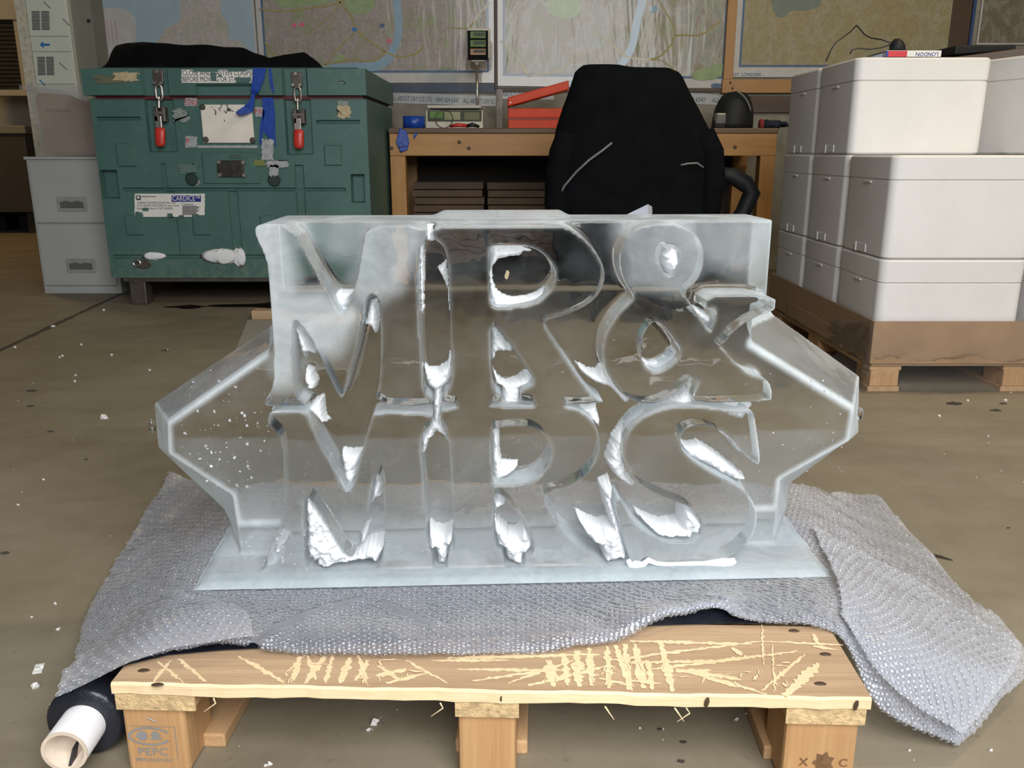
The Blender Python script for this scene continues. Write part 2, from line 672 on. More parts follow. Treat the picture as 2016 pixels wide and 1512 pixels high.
def mat_map(name, ground, ground2, park, sea, seaamt, glare, speck=1.0, patch=0.3):
    m, nt, b, out = new_mat(name)
    v = objvec(nt)
    n0 = noise(nt, 2.3, 3, 0.5, v)
    n1 = noise(nt, 7, 5, 0.65, v)
    n2 = noise(nt, 42, 5, 0.75, v)
    vo = node(nt, 'ShaderNodeTexVoronoi', feature='DISTANCE_TO_EDGE')
    vo.inputs['Scale'].default_value = 26
    nt.links.new(v, vo.inputs['Vector'])
    c = ramp(nt, n2.outputs[0], [(0.30, ground2), (0.5, ground), (0.75, tuple(min(1, x * 1.25) for x in ground))])
    c = mixc(nt, ramp(nt, n1.outputs[0], [(0.54, 0.0), (0.60, 0.75)]), c, park)
    c = mixc(nt, ramp(nt, vo.outputs['Distance'], [(0.010, 0.3), (0.04, 0.0)]), c, (0.42, 0.37, 0.20))
    n5 = noise(nt, 4.2, 4, 0.6, objvec(nt, (1.6, 1, 1.0)), 0.5)
    tint = ramp(nt, n5.outputs[0], [(0.30, ground2), (0.40, park), (0.47, ground), (0.53, (0.36, 0.37, 0.33)), (0.60, tuple(.55 * a_ + .45 * b_ for a_, b_ in zip(park, sea))), (0.70, ground)])
    c = mixc(nt, patch, c, tint)
    n3 = noise(nt, 120, 2, 0.5, v)
    c = mixc(nt, ramp(nt, n3.outputs[0], [(0.66, 0.0), (0.70, 0.6 * speck)]), c, (0.16, 0.13, 0.20))
    if seaamt:
        c = mixc(nt, ramp(nt, n0.outputs[0], [(1 - seaamt - 0.02, 0.0), (1 - seaamt + 0.01, 1.0)]), c, sea)
    nt.links.new(c, b.inputs['Base Color'])
    b.inputs['Roughness'].default_value = 0.6
    b.inputs['Coat Weight'].default_value = glare
    b.inputs['Coat Roughness'].default_value = 0.2
    vs = objvec(nt, (2.0, 1, 0.6))
    n4 = noise(nt, 1.5, 4, 0.6, vs, 0.6)
    bp = node(nt, 'ShaderNodeBump')
    bp.inputs['Strength'].default_value = 0.45
    bp.inputs['Distance'].default_value = 0.03
    nt.links.new(n4.outputs[0], bp.inputs['Height'])
    nt.links.new(bp.outputs[0], b.inputs['Coat Normal'])
    return m


M_map1 = plain('pale_sea_print', (0.31, 0.41, 0.47), 0.55, var=.05, coat=.2)
M_land1 = mat_map('regional_map_print', (0.44, 0.40, 0.38), (0.28, 0.25, 0.24), (0.36, 0.38, 0.28), (0.30, 0.42, 0.50), 0, 0.2)
M_map2 = mat_map('city_map_print', (0.30, 0.25, 0.23), (0.17, 0.14, 0.135), (0.22, 0.265, 0.115), (0.25, 0.34, 0.42), 0, 0.4, 1.0, 0.25)
M_map3 = mat_map('city_map_print_in_sleeve', (0.265, 0.22, 0.175), (0.155, 0.13, 0.10), (0.215, 0.24, 0.10), (0.25, 0.34, 0.42), 0, 0.5, 0.8, 0.6)
M_map4 = mat_map('country_map_print', (0.275, 0.23, 0.115), (0.19, 0.155, 0.075), (0.30, 0.26, 0.13), (0.17, 0.21, 0.18), 0.32, 0.6, 0.4)
M_map5 = mat_map('dark_map_print', (0.14, 0.12, 0.085), (0.09, 0.08, 0.055), (0.12, 0.12, 0.06), (0.10, 0.12, 0.12), 0.2, 0.2, 0.3)
M_river = plain('printed_river_blue', (0.22, 0.33, 0.42), 0.5, var=0.08, coat=0.4)
M_road = plain('printed_road_ochre', (0.30, 0.25, 0.075), 0.6, var=0.15, coat=0.4)
M_park = plain('printed_park_green', (0.25, 0.32, 0.16), 0.6, var=0.15, coat=0.4)
M_pink = plain('printed_pink_dot', (0.55, 0.12, 0.20), 0.6, var=0.1)
M_margin = plain('map_margin', (0.46, 0.45, 0.43), 0.55, var=0.08, coat=0.4)

# ================================================================== the setting
WY = 6.25
mb = MB()
mb.add([(-9, -3, 0), (6, -3, 0), (6, 11, 0), (-9, 11, 0), (-9, -3, -.1), (6, -3, -.1), (6, 11, -.1), (-9, 11, -.1)],
       [(0, 1, 2, 3), (4, 7, 6, 5), (0, 4, 5, 1), (1, 5, 6, 2), (2, 6, 7, 3), (3, 7, 4, 0)])
floor = struct('floor', mb, M_floor)
xw0 = PY(196, 60, WY).x
struct('wall_back', MB().box(xw0, 6, WY, WY + .2, 0, 4.2), M_wall)
struct('wall_left', MB().box(-9.2, -9.0, -3, 11, 0, 4.2), M_wall)
struct('wall_right', MB().box(6, 6.2, -3, 11, 0, 4.2), M_wall)
struct('ceiling', MB().box(-9, 6, -3, 11, 4.2, 4.35), M_ceil)
struct('wall_far', MB().box(-9, xw0, 10.6, 10.8, 0, 4.2), M_cream)
# grey pilaster at the end of the map wall
a, b_ = PY(134, 60, 6.05), PY(199, 60, 6.05)
pil = struct('pillar', MB().box(a.x - .02, xw0 + .05, 6.05, WY + .25, 0, 4.2), M_pil)
q = PY(175, 41, 6.045)
obj('fixing_hole', MB().lathe([(0.012, 0), (0.012, .006)], Matrix.Translation(q) @ Matrix.Rotation(R(90), 4, 'X'), 12), M_ink, pil)

# floor joint
j0, j1 = PZ(-60, 718, 0), PZ(240, 578, 0)
dirj = (j1 - j0).normalized()
nj = Vector((-dirj.y, dirj.x, 0))
mb = MB()
N = 40
pr = []
for i in range(N + 1):
    p = j0.lerp(j1, i / N)
    wv = .010 + .010 * rnd.random()
    pr.append((p + nj * wv + Vector((0, 0, .0012)), p - nj * wv + Vector((0, 0, .0012))))
for i in range(N):
    mb.add([pr[i][0], pr[i][1], pr[i + 1][1], pr[i + 1][0]], [(0, 1, 2, 3)])
obj('joint', mb, plain('dirt_filled_joint', (0.06, 0.05, 0.038), 0.9, var=0.4, scale=40), floor)

# far bay on the left: slatted shutter in a cream frame, dark counter, black pallet
t = thing('slatted_shutter', 'dark brown slatted shutter in a cream frame, far left bay', 'shutter', PY(20, 180, 9.95))
pa, pb = PY(-60, 20, 9.9), PY(47, 180, 9.9)
z0, z1 = PY(20, 178, 9.9).z, PY(20, -40, 9.9).z
x0, x1 = pa.x, pb.x
obj('backing', MB().box(x0, x1, 9.93, 9.98, z0, z1), M_dark, t)
n = 26
for i in range(n):
    z = z0 + (z1 - z0) * (i + .5) / n
    obj('slat', MB().box(x0, x1, 9.90, 9.93, z - .018, z + .012), M_dark, t)
obj('sill', MB().box(x0, x1 + .08, 9.80, 9.98, z0 - .06, z0), M_cream, t)
obj('frame', MB().box(x1, x1 + .08, 9.88, 9.98, z0, z1), M_cream, t)
sg = PY(-10, 10, 9.86), PY(38, 39, 9.86)
obj('sign_panel', MB().box(sg[0].x, sg[1].x, 9.84, 9.88, sg[1].z, sg[0].z + .1), M_cream, t, bevel=.006)
cp = PY(-40, 247, 9.0), PY(66, 392, 9.0)
t = thing('dark_counter', 'dark low counter with a grey top below the shutter, far left', 'counter', ((cp[0].x + cp[1].x) / 2 - .4, 9.3, 0))
obj('body', MB().box(cp[0].x - .9, cp[1].x, 9.0, 9.7, .22, cp[0].z - .08), plain('dark_counter_front', (.05, .042, .03), .6), t, bevel=.01)
obj('top', MB().box(cp[0].x - .9, cp[1].x + .03, 8.97, 9.72, cp[0].z - .08, cp[0].z), M_pil, t, bevel=.01)
for xx in (cp[0].x - .5, cp[1].x - .1):
    obj('foot', MB().box(xx - .05, xx + .05, 9.1, 9.6, 0, .22), M_dark, t)
pz = PZ(20, 455, 0)
t = thing('black_pallet', 'black pallet on the floor left of the filing cabinet', 'pallet', (pz.x - .1, pz.y + .3, 0))
bx0, bx1, by = PZ(-60, 455, 0).x, PZ(67, 455, 0).x, pz.y
for k in range(4):
    obj('deck_board', MB().box(bx0, bx1, by + k * .2, by + k * .2 + .15, .17, .20), M_blackpl, t, bevel=.004)
for xx in (bx0 + .1, (bx0 + bx1) / 2, bx1 - .1):
    obj('runner', MB().box(xx - .05, xx + .05, by, by + .75, 0, .17), M_blackpl, t, bevel=.004)

# ================================================================== tall white vented cabinet by the pilaster
VY = 6.0
vx0, vx1 = PY(56, 80, VY).x, PY(140, 80, VY).x
vz0 = PY(100, 167, VY).z
t = thing('vented_cabinet', 'tall pale vented cabinet with a blue arrow, beside the grey pillar', 'cabinet', ((vx0 + vx1) / 2, VY + .25, 0))
obj('carcass', MB().box(vx0 - .03, vx1, VY, VY + .5, 0, 2.3), M_whitecab, t, bevel=.006)
zs = [PY(100, v, VY).z for v in (167, 103, 73, -60)]
for k in range(3):
    obj('door_panel', MB().box(vx0 + .02, vx1 - .004, VY - .012, VY, zs[k] + .004, zs[k + 1] - .004), M_whitecab, t, bevel=.003)
obj('side_flange', MB().box(vx0 - .05, vx0 + .018, VY - .016, VY + .02, .3, 2.3), plain('worn_cream_edge', (.52, .5, .40), .6, var=.25, scale=30), t)
for (u0, u1, v0, v1) in ((62, 97, 22, 60), (73, 106, 112, 149)):
    for h in (0, 1):
        ua = u0 + (u1 - u0) * (.53 * h)
        ub = ua + (u1 - u0) * .46
        for k in range(13):
            va = v0 + (v1 - v0) * k / 13
            p0, p1 = PY(ua + k * .12, va, VY - .013), PY(ub + k * .12, va + 1.7, VY - .013)
            obj('vent_slot', MB().box(p0.x, p1.x, VY - .0135, VY - .011, p1.z, p0.z), M_ink, t)
p0, p1 = PY(84, 88, VY - .013), PY(104, 88, VY - .013)
mb = MB().prism([(0, 0), (.026, .022), (.026, .007), (p1.x - p0.x, .007), (p1.x - p0.x, -.007), (.026, -.007), (.026, -.022)], -.0005, .0005, Matrix.Translation(p0 + Vector((-.02, 0, 0))))
obj('arrow_mark', mb, M_bluink, t)
for (u0, v0, u1, v1, mm) in ((86, 3, 99, 16, M_greyink), (124, 37, 136, 49, M_greyink), (117, 123, 132, 137, M_greyink), (78, 157, 89, 168, M_bluink)):
    p0, p1 = PY(u0, v0, VY - .0135), PY(u1, v1, VY - .0135)
    obj('scribble_mark', MB().tube([p0, p1], .004, 5), mm, t)

# ================================================================== filing cabinet with a tub of cardboard on top
FY = 5.12
fx0, fx1 = PY(88, 575, FY).x, PY(240, 575, FY).x
fz1 = PY(50, 310, FY).z
t = thing('filing_cabinet', 'pale grey two-drawer filing cabinet beside the green container', 'cabinet', ((fx0 + fx1) / 2, FY + .3, 0))
obj('carcass', MB().box(fx0, fx1, FY, FY + .58, 0, fz1), M_cab, t, bevel=.004)
obj('lid_rim', MB().box(fx0 - .006, fx1 + .006, FY - .014, FY + .585, fz1 - .012, fz1 + .004), M_cab, t, bevel=.003)
zd = [PY(88, 563, FY).z, PY(75, 440, FY).z, fz1 - .022]
for k in range(2):
    d = obj('drawer', MB().box(fx0 + .018, fx1 - .018, FY - .016, FY, zd[k] + .005, zd[k + 1] - .004), M_cab, t, bevel=.003)
    hu, hv = ((160, 523), (142, 402))[k]
    hc = PY(hu, hv, FY - .016)
    obj('handle_plate', MB().box(hc.x - .088, hc.x + .088, FY - .021, FY - .016, hc.z - .042, hc.z + .042), plain('grey_handle_plate', (.30, .30, .275), .5), d, bevel=.008)
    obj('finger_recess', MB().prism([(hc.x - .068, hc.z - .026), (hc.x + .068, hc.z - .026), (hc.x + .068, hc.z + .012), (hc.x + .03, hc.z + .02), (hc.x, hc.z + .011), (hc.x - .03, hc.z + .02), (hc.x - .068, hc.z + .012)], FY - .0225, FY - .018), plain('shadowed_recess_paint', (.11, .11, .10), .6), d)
    obj('pull_lip', MB().box(hc.x - .07, hc.x + .07, FY - .026, FY - .016, hc.z - .031, hc.z - .024), M_cab, d, bevel=.002)

tz0 = fz1 + .006
tz1 = PY(44, 170, FY).z
tx0, tx1 = PY(44, 170, FY).x, PY(196, 180, FY).x
t = thing('plastic_tub', 'translucent plastic tub of folded cardboard, on top of the filing cabinet', 'tub', ((tx0 + tx1) / 2, FY + .25, tz0))


def ring(i, z, x0=tx0, x1=tx1, y0=FY + .0, y1=FY + .5):
    return [Vector((x0 + i, y0 + i, z)), Vector((x1 - i, y0 + i, z)), Vector((x1 - i, y1 - i, z)), Vector((x0 + i, y1 - i, z))]


obj('tub_shell', MB().loft([ring(.045, tz0), ring(.01, tz1), ring(.014, tz1), ring(.049, tz0 + .004)], False), M_tub, t, fix=True)
obj('tub_base', MB().loft([ring(.047, tz0), ring(.047, tz0 + .005)]), M_tub, t)
obj('tub_rim', MB().loft([ring(-.012, tz1 - .02), ring(-.012, tz1 + .006), ring(.016, tz1 + .006), ring(.016, tz1 - .002)], False), M_tub, t)
cz = tz1 - .03
t = thing('folded_cardboard', 'folded pinkish brown cardboard standing in the plastic tub', 'cardboard', ((tx0 + tx1) / 2, FY + .12, tz0 + .02))
obj('front_sheet', MB().prism([(tx0 + .055, tz0 + .01), (tx1 - .06, tz0 + .01), (tx1 - .03, cz - .12), (tx1 - .10, cz - .055), (tx0 + .22, cz - .01), (tx0 + .05, cz), (tx0 + .03, cz - .03)], FY + .065, FY + .07), M_kraftbag, t)
obj('rear_sheet', MB().prism([(tx0 + .06, tz0 + .01), (tx1 - .06, tz0 + .01), (tx1 - .05, cz - .18), (tx0 + .2, cz - .05), (tx0 + .05, cz - .05)], FY + .12, FY + .125), M_kraftbag, t)
lm = text_mesh('HDW6 40', .032, Matrix.Translation((tx0 + .15, FY + .0645, cz - .1)))
obj('print', lm, M_ink, t)
obj('fold_flap', MB().prism([(tx0 + .10, tz0 + .02), (tx1 - .12, tz0 + .02), (tx1 - .14, tz0 + .17), (tx0 + .13, tz0 + .17)], FY + .055, FY + .061), M_kraftbag, t)
mb = MB()
rr = []
gc = Vector((tx1 - .09, FY + .2, tz1 - .08))
for i in range(7):
    th = math.pi * i / 6
    rr.append([gc + Vector((.085 * math.sin(th) * math.cos(p) + .01, .09 * math.sin(th) * math.sin(p), .045 * math.cos(th) + .008 * math.sin(3 * p + i))) for p in [2 * math.pi * k / 12 for k in range(12)]])
tag(obj('plastic_bag', MB().loft(rr), M_green, None, True), 'crumpled pale green bag poking out of the plastic tub', 'bag')

# ================================================================== green insulated container
GY = 4.72
gx0, gx1 = -2.205, -0.762
gzt = PY(445, 136, GY).z
gzl = PY(445, 188, GY).z
gz0 = PY(215, 547, GY).z
t = thing('insulated_container', 'big green plastic insulated container with two red-handled clasps', 'container', ((gx0 + gx1) / 2, GY + .5, 0))
G = t


def c2(x, y, Y=GY):
    return PY(150 + x / 3.0246, 60 + y / 3.0246, Y)


def relief(rects, x0, x1, z0, z1, y, depth, bev=.006):
    """front face with recesses (positive = into the box); a closed box behind it"""
    xs, zs = {x0, x1}, {z0, z1}
    for (a, b, c, d, h) in rects:
        xs |= {a, a + bev, b - bev, b}
        zs |= {c, c + bev, d - bev, d}
    xs = sorted(x for x in xs if x0 <= x <= x1)
    zs = sorted(z for z in zs if z0 <= z <= z1)
    mb = MB()
    nx, nz = len(xs), len(zs)
    for z in zs:
        for x in xs:
            h = 0.0
            for (a, b, c, d, hh) in rects:
                k = min((x - a) / bev, (b - x) / bev, (z - c) / bev, (d - z) / bev)
                if k > 0:
                    k = min(1, k)
                    h = h * (1 - k) + hh * k if abs(hh) > abs(h) else h
            mb.v.append((x, y + h, z))
    for j in range(nz - 1):
        for i in range(nx - 1):
            mb.f.append((j * nx + i, j * nx + i + 1, (j + 1) * nx + i + 1, (j + 1) * nx + i))
    k = len(mb.v)
    yb = y + depth
    for z in zs:
        for x in (x0, x1):
            mb.v.append((x, yb, z))
    for j in range(nz - 1):
        mb.f.append((j * nx, (j + 1) * nx, k + 2 * (j + 1), k + 2 * j))
        mb.f.append((j * nx + nx - 1, k + 2 * j + 1, k + 2 * (j + 1) + 1, (j + 1) * nx + nx - 1))
        mb.f.append((k + 2 * j, k + 2 * (j + 1), k + 2 * (j + 1) + 1, k + 2 * j + 1))
    mb.f.append(tuple(range(nx)) + (k + 1, k))
    mb.f.append(tuple(range((nz - 1) * nx, nz * nx))[::-1] + (k + 2 * (nz - 1), k + 2 * (nz - 1) + 1))
    return mb


def rc(x0, y0, x1, y1, h):
    a, b = c2(x0, y1), c2(x1, y0)
    return (a.x, b.x, a.z, b.z, h)


body_r = [rc(435, 385, 575, 725, .03), rc(1255, 395, 1395, 740, .03),
          rc(120, 513, 382, 536, .02), rc(1428, 533, 1690, 556, .02),
          rc(278, 936, 1605, 958, .016), rc(220, 1335, 1760, 1360, .016),
          rc(514, 790, 532, 940, .012), rc(1330, 800, 1352, 1335, .012), rc(938, 956, 962, 1400, .012), rc(570, 956, 586, 1335, .008),
          rc(155, 830, 243, 1002, .05), rc(1640, 855, 1716, 1027, .05),
          rc(250, 668, 350, 812, -.008), rc(1480, 682, 1580, 806, -.008),
          rc(762, 722, 1085, 915, -.006), rc(300, 1095, 400, 1220, -.007), rc(700, 1095, 795, 1220, -.007),
          rc(1100, 1100, 1200, 1220, -.007)]
obj('body', relief(body_r, gx0, gx1, gz0, gzl - .018, GY, 1.0), M_greenbox, G, bevel=.0)
lid_r = [rc(408, 200, 548, 420, .028), rc(1238, 205, 1378, 420, .028), rc(720, 320, 1090, 420, .02)]
obj('lid', relief(lid_r, gx0 - .02, gx1 + .005, gzl, gzt, GY - .022, 1.06, .012), M_greenbox, G)
obj('lid_crown', MB().loft([[Vector((gx0 + i, GY + i, z)), Vector((gx1 - i, GY + i, z)), Vector((gx1 - i, GY + 1 - i, z)), Vector((gx0 + i, GY + 1 - i, z))] for i, z in ((.01, gzt - .003), (.05, gzt + .012))]), M_greenbox, G)
obj('seal', MB().box(gx0 + .03, gx1 - .02, GY + .012, GY + .97, gzl - .019, gzl + .001), M_gasket, G)
for (xx, yy) in ((gx0 + .13, GY + .06), (gx1 - .13, GY + .06), (gx0 + .13, GY + .9), (gx1 - .13, GY + .9)):
    obj('foot', MB().box(xx - .045, xx + .045, yy - .045, yy + .045, 0, gz0 + .002), M_darkmetal, G, bevel=.006)
obj('skid', MB().box(gx0 + .06, gx1 - .06, GY + .01, GY + .12, gz0 - .022, gz0 + .001), M_darkmetal, G)
for k, (ox, oy) in enumerate(((0, 0), (825, 12))):
    yb = GY - .002
    P = lambda x, y, Y=yb: c2(x + ox, y + oy, Y)
    a, b = P(452, 236), P(522, 326)
    l = obj('clasp', MB().box(a.x, b.x, GY - .004, GY + .012, b.z, a.z), M_darkmetal, G, bevel=.004)
    for (sx, sy) in ((482, 246), (466, 312), (508, 312)):
        p = P(sx, sy, GY - .006)
        obj('screw', MB().lathe([(.011, 0), (.008, .006)], Matrix.Translation(p) @ Matrix.Rotation(R(90), 4, 'X'), 8), M_metal, l)
    cc = P(493, 368, GY - .014)
    ln = [cc + Vector((.017 * math.cos(q) , 0, .026 * math.sin(q) + (.012 if math.sin(q) > 0 else -.012))) for q in [2 * math.pi * i / 16 for i in range(17)]]
    obj('link', MB().tube(ln, .006, 6), M_metal, l)
    obj('rod', MB().tube([P(493, 394, GY - .012), P(493, 460, GY - .012)], .007, 8), M_metal, l)
    a, b = P(464, 455), P(528, 545)
    for s in (0, 1):
        xx = a.x + (b.x - a.x) * s * .78
        obj('cheek', MB().box(xx, xx + .022 * 1.0, GY - .02, GY + .03, b.z, a.z), M_darkmetal, l, bevel=.004)
    obj('pivot', MB().tube([P(466, 492, GY - .012), P(527, 492, GY - .012)], .011, 8), M_metal, l)
    a, b = P(474, 543), P(520, 582)
    obj('lever_neck', MB().box(a.x, b.x, GY - .02, GY + .0, b.z, a.z + .03), M_metal, l, bevel=.004)
    p0, p1 = P(499, 578, GY - .02), P(501, 692, GY - .028)
    rings = []
    for i, f in enumerate((0, .06, .3, .8, .94, 1)):
        c0 = p0.lerp(p1, f)
        ww = (.6, .95, 1, .95, .8, .4)[i]
        rings.append([c0 + Vector((.028 * ww * math.cos(q), .014 * ww * math.sin(q), 0)) for q in [2 * math.pi * i2 / 12 for i2 in range(12)]])
    tag(obj('lever_grip', MB().loft(rings), M_red, l, True), 'red dipped clasp lever')


def sticker(x0, y0, x1, y1, mat, name='sticker', y=GY - .004, rag=0.0, lab=None, n=9):
    """flat torn sticker on the container front"""
    pts = []
    for (ax, ay, bx, by) in ((x0, y0, x1, y0), (x1, y0, x1, y1), (x1, y1, x0, y1), (x0, y1, x0, y0)):
        for i in range(n):
            f = i / n
            px, py = ax + (bx - ax) * f, ay + (by - ay) * f
            px += (rnd.random() - .5) * rag * (x1 - x0)
            py += (rnd.random() - .5) * rag * (y1 - y0)
            p = c2(px, py, y)
            pts.append((p.x, p.z))
    o = obj(name, MB().prism(pts, y - .0006, y + .0006), mat, G)
    if lab:
        tag(o, lab)
    return o


M_residue = plain('grey_sticker_residue', (.22, .25, .24), .7, var=.3, scale=60)
M_tan = plain('tan_old_label', (.44, .36, .22), .7, var=.2, scale=30)
M_film_tape = plain('pale_tape_remnant', (.33, .35, .36), .5, var=.2, scale=40)
LY = GY - .026
sticker(628, 234, 1048, 312, M_paper, 'warning_label', LY, .012, 'torn white warning label')
for s, yy in (('CLOSE AND FASTEN CLASPS', 254), ('BEFORE MOVING OR STACKING', 291)):
    p = c2(838, yy, LY - .001)
    obj('lettering', text_mesh(s, .036, Matrix.Translation(p), .0004, 'CENTER', wid=.355), M_ink, G)
for (a, b, c, d) in ((690, 226, 850, 246), (800, 248, 832, 300), (905, 226, 1010, 244), (950, 280, 1035, 312), (846, 262, 866, 276)):
    sticker(a, b, c, d, M_greenbox, 'tear', LY - .0022, .12)
sticker(225, 248, 372, 300, M_tan, 'old_label', LY, .25)
sticker(120, 270, 300, 312, plain('brown_scuff', (.12, .12, .075), .7), 'scuff', LY + .001, .3)
sticker(1565, 300, 1600, 316, plain('pale_scratch', (.16, .22, .20), .6), 'scuff', LY, .5)
sticker(648, 402, 720, 450, M_film_tape, 'tape_remnant', GY - .003, .1)
p = c2(684, 425, GY - .0045)
obj('lettering', text_mesh('PASS', .04, Matrix.Translation(p) @ Matrix.Rotation(math.pi, 4, 'Y'), .0004, 'CENTER', .8), M_redink, G)
sticker(1066, 455, 1145, 515, M_film_tape, 'tape_remnant', GY - .003, .1)
obj('lettering', text_mesh('PASS!', .04, Matrix.Translation(c2(1106, 484, GY - .0045)), .0004, 'CENTER', .8), M_redink, G)
sticker(650, 630, 720, 698, M_film_tape, 'tape_remnant', GY - .003, .1)
obj('lettering', text_mesh('P', .05, Matrix.Translation(c2(664, 664, GY - .0045)), .0004, 'CENTER', .8), M_redink, G)
sticker(720, 684, 1080, 700, M_film_tape, 'tape_remnant', GY - .003, .06)
sticker(575, 470, 665, 540, M_residue, 'residue', GY - .003, .3)
sticker(610, 795, 720, 850, plain('faint_scuff', (.10, .165, .15), .6), 'scuff', GY - .003, .3)
sticker(1105, 650, 1175, 770, M_film_tape, 'tape_remnant', GY - .008, .15)
sticker(1130, 775, 1265, 815, M_film_tape, 'tape_remnant', GY - .008, .2)
sticker(1150, 800, 1205, 866, M_film_tape, 'tape_remnant', GY - .008, .2)
sticker(1058, 768, 1122, 806, plain('yellow_green_stain', (.16, .19, .05), .6), 'stain', GY - .0075, .25)
sticker(1555, 420, 1620, 460, M_residue, 'residue', GY - .003, .2)
sticker(1555, 450, 1630, 520, M_tan, 'old_label', GY - .004, .25)
sticker(690, 890, 738, 925, M_residue, 'residue', GY - .003, .25)
# white plate
a, b = c2(742, 442), c2(1064, 670)
pl = obj('white_plate', MB().box(a.x, b.x, GY - .012, GY + .002, b.z, a.z), M_plate, G, bevel=.003)
for (sx, sy) in ((752, 456), (772, 650), (1050, 654)):
    p = c2(sx, sy, GY - .013)
    obj('rivet', MB().lathe([(.016, 0), (.010, .006)], Matrix.Translation(p) @ Matrix.Rotation(R(90), 4, 'X'), 10), M_darkmetal, pl)
for k in range(16):
    x, y = 810 + rnd.random() * 115, 452 + rnd.random() * 30 + (60 * rnd.random() if k % 4 == 0 else 0)
    p = c2(x, y, GY - .0128)
    obj('scratch', MB().tube([p, p + Vector((rnd.uniform(-.02, .02), 0, rnd.uniform(-.025, .025)))], .002, 4), M_ink, pl)
obj('lettering', text_mesh('xxxxxxxxx xxxxx', .012, Matrix.Translation(c2(850, 648, GY - .0135))), M_greyink, pl) if False else None
# dark plate
a, b = c2(840, 773), c2(1008, 874)
pl = obj('dark_plate', MB().box(a.x, b.x, GY - .016, GY + .002, b.z, a.z), plain('tarnished_plate', (.05, .045, .042), .4, .4, var=.4, scale=30), G, bevel=.004)
for (sx, sy) in ((850, 784), (995, 786), (856, 860), (1000, 862)):
    obj('rivet', MB().lathe([(.013, 0), (.009, .008)], Matrix.Translation(c2(sx, sy, GY - .016)) @ Matrix.Rotation(R(90), 4, 'X'), 10), M_metal, pl)
sticker(910, 740, 985, 762, plain('dull_dark_patch', (.045, .085, .075), .6), 'scuff', GY - .0075, .05)
for sx, sy in ((690, 885), (1180, 890)):
    obj('plug_hole', MB().lathe([(.035, .004), (.03, .008), (.029, -.03)], Matrix.Translation(c2(sx, sy, GY)) @ Matrix.Rotation(R(90), 4, 'X'), 18), plain('hole_shade_green', (.012, .03, .026), .6), G)
# dry ice label
sticker(348, 972, 766, 1110, M_paper, 'contents_label', GY - .0035, .008, 'white label with navy box')
for (a, b, c, d) in ((352, 1082, 400, 1112), (540, 1090, 575, 1112), (690, 1094, 725, 1112), (395, 1056, 430, 1075), (610, 1100, 640, 1112)):
    sticker(a, b, c, d, M_greenbox, 'tear', GY - .0052, .3)
sticker(568, 982, 743, 1020, M_navyink, 'label_box', GY - .005, 0)
obj('lettering', text_mesh('CARDICE\u2122', .038, Matrix.Translation(c2(656, 1001, GY - .0062)), .0004, 'CENTER', wid=.148), M_paper, G)
for s, yy, sz, sw in (('CARBON DIOXIDE, SOLID (Dry Ice)', 1026, .0165, .205), ('CO2 UN1845 PGIII E209 For use in Food', 1043, .0165, .225), ('Emergency advice: 01675 462695', 1060, .0165, .19)):
    obj('lettering', text_mesh(s, sz, Matrix.Translation(c2(362, yy, GY - .0045)), .0003, 'LEFT', wid=sw), M_ink, G)
obj('lettering', text_mesh('BOC', .012, Matrix.Translation(c2(410, 990, GY - .0045)), .0003, 'CENTER'), M_greyink, G) if False else None
a = c2(370, 996, GY - .0048)
obj('logo_mark', MB().box(a.x - .012, a.x + .012, GY - .0052, GY - .004, a.z - .012, a.z + .012), M_ink, G)
obj('logo_mark', MB().box(a.x - .007, a.x + .007, GY - .0056, GY - .005, a.z - .004, a.z + .008), M_paper, G)
a = c2(378, 988, GY - .0048)
obj('logo_rule', MB().box(a.x, a.x + .09, GY - .0052, GY - .0044, a.z - .004, a.z + .002), M_greyink, G)
obj('lettering', text_mesh('Caution', .02, Matrix.Translation(c2(628, 1034, GY - .0045)), .0003, 'LEFT'), M_ink, G)
mb = MB()
for k in range(9):
    p = c2(632, 1046 + k * 6.2, GY - .0045)
    q = c2(735 - rnd.random() * 22, 1046 + k * 6.2, GY - .0045)
    mb.box(p.x, q.x, GY - .005, GY - .0042, p.z - .003, p.z + .003)
tag(obj('small_print', mb, M_greyink, G), None, None, None, 'stuff')
# recessed tie eye near the bottom edge
p = c2(400, 1392, GY)
obj('tie_eye', MB().lathe([(.05, -.004), (.04, .004), (.02, .004)], Matrix.Translation(p) @ Matrix.Scale(.6, 4, (0, 0, 1)) @ Matrix.Rotation(R(90), 4, 'X'), 16), M_darkmetal, G)
obj('tie_ring', MB().tube([p + Vector((-.03 + .02 * math.cos(q), -.012, .008 + .016 * math.sin(q))) for q in [2 * math.pi * i / 10 for i in range(11)]], .005, 6), M_metal, G)

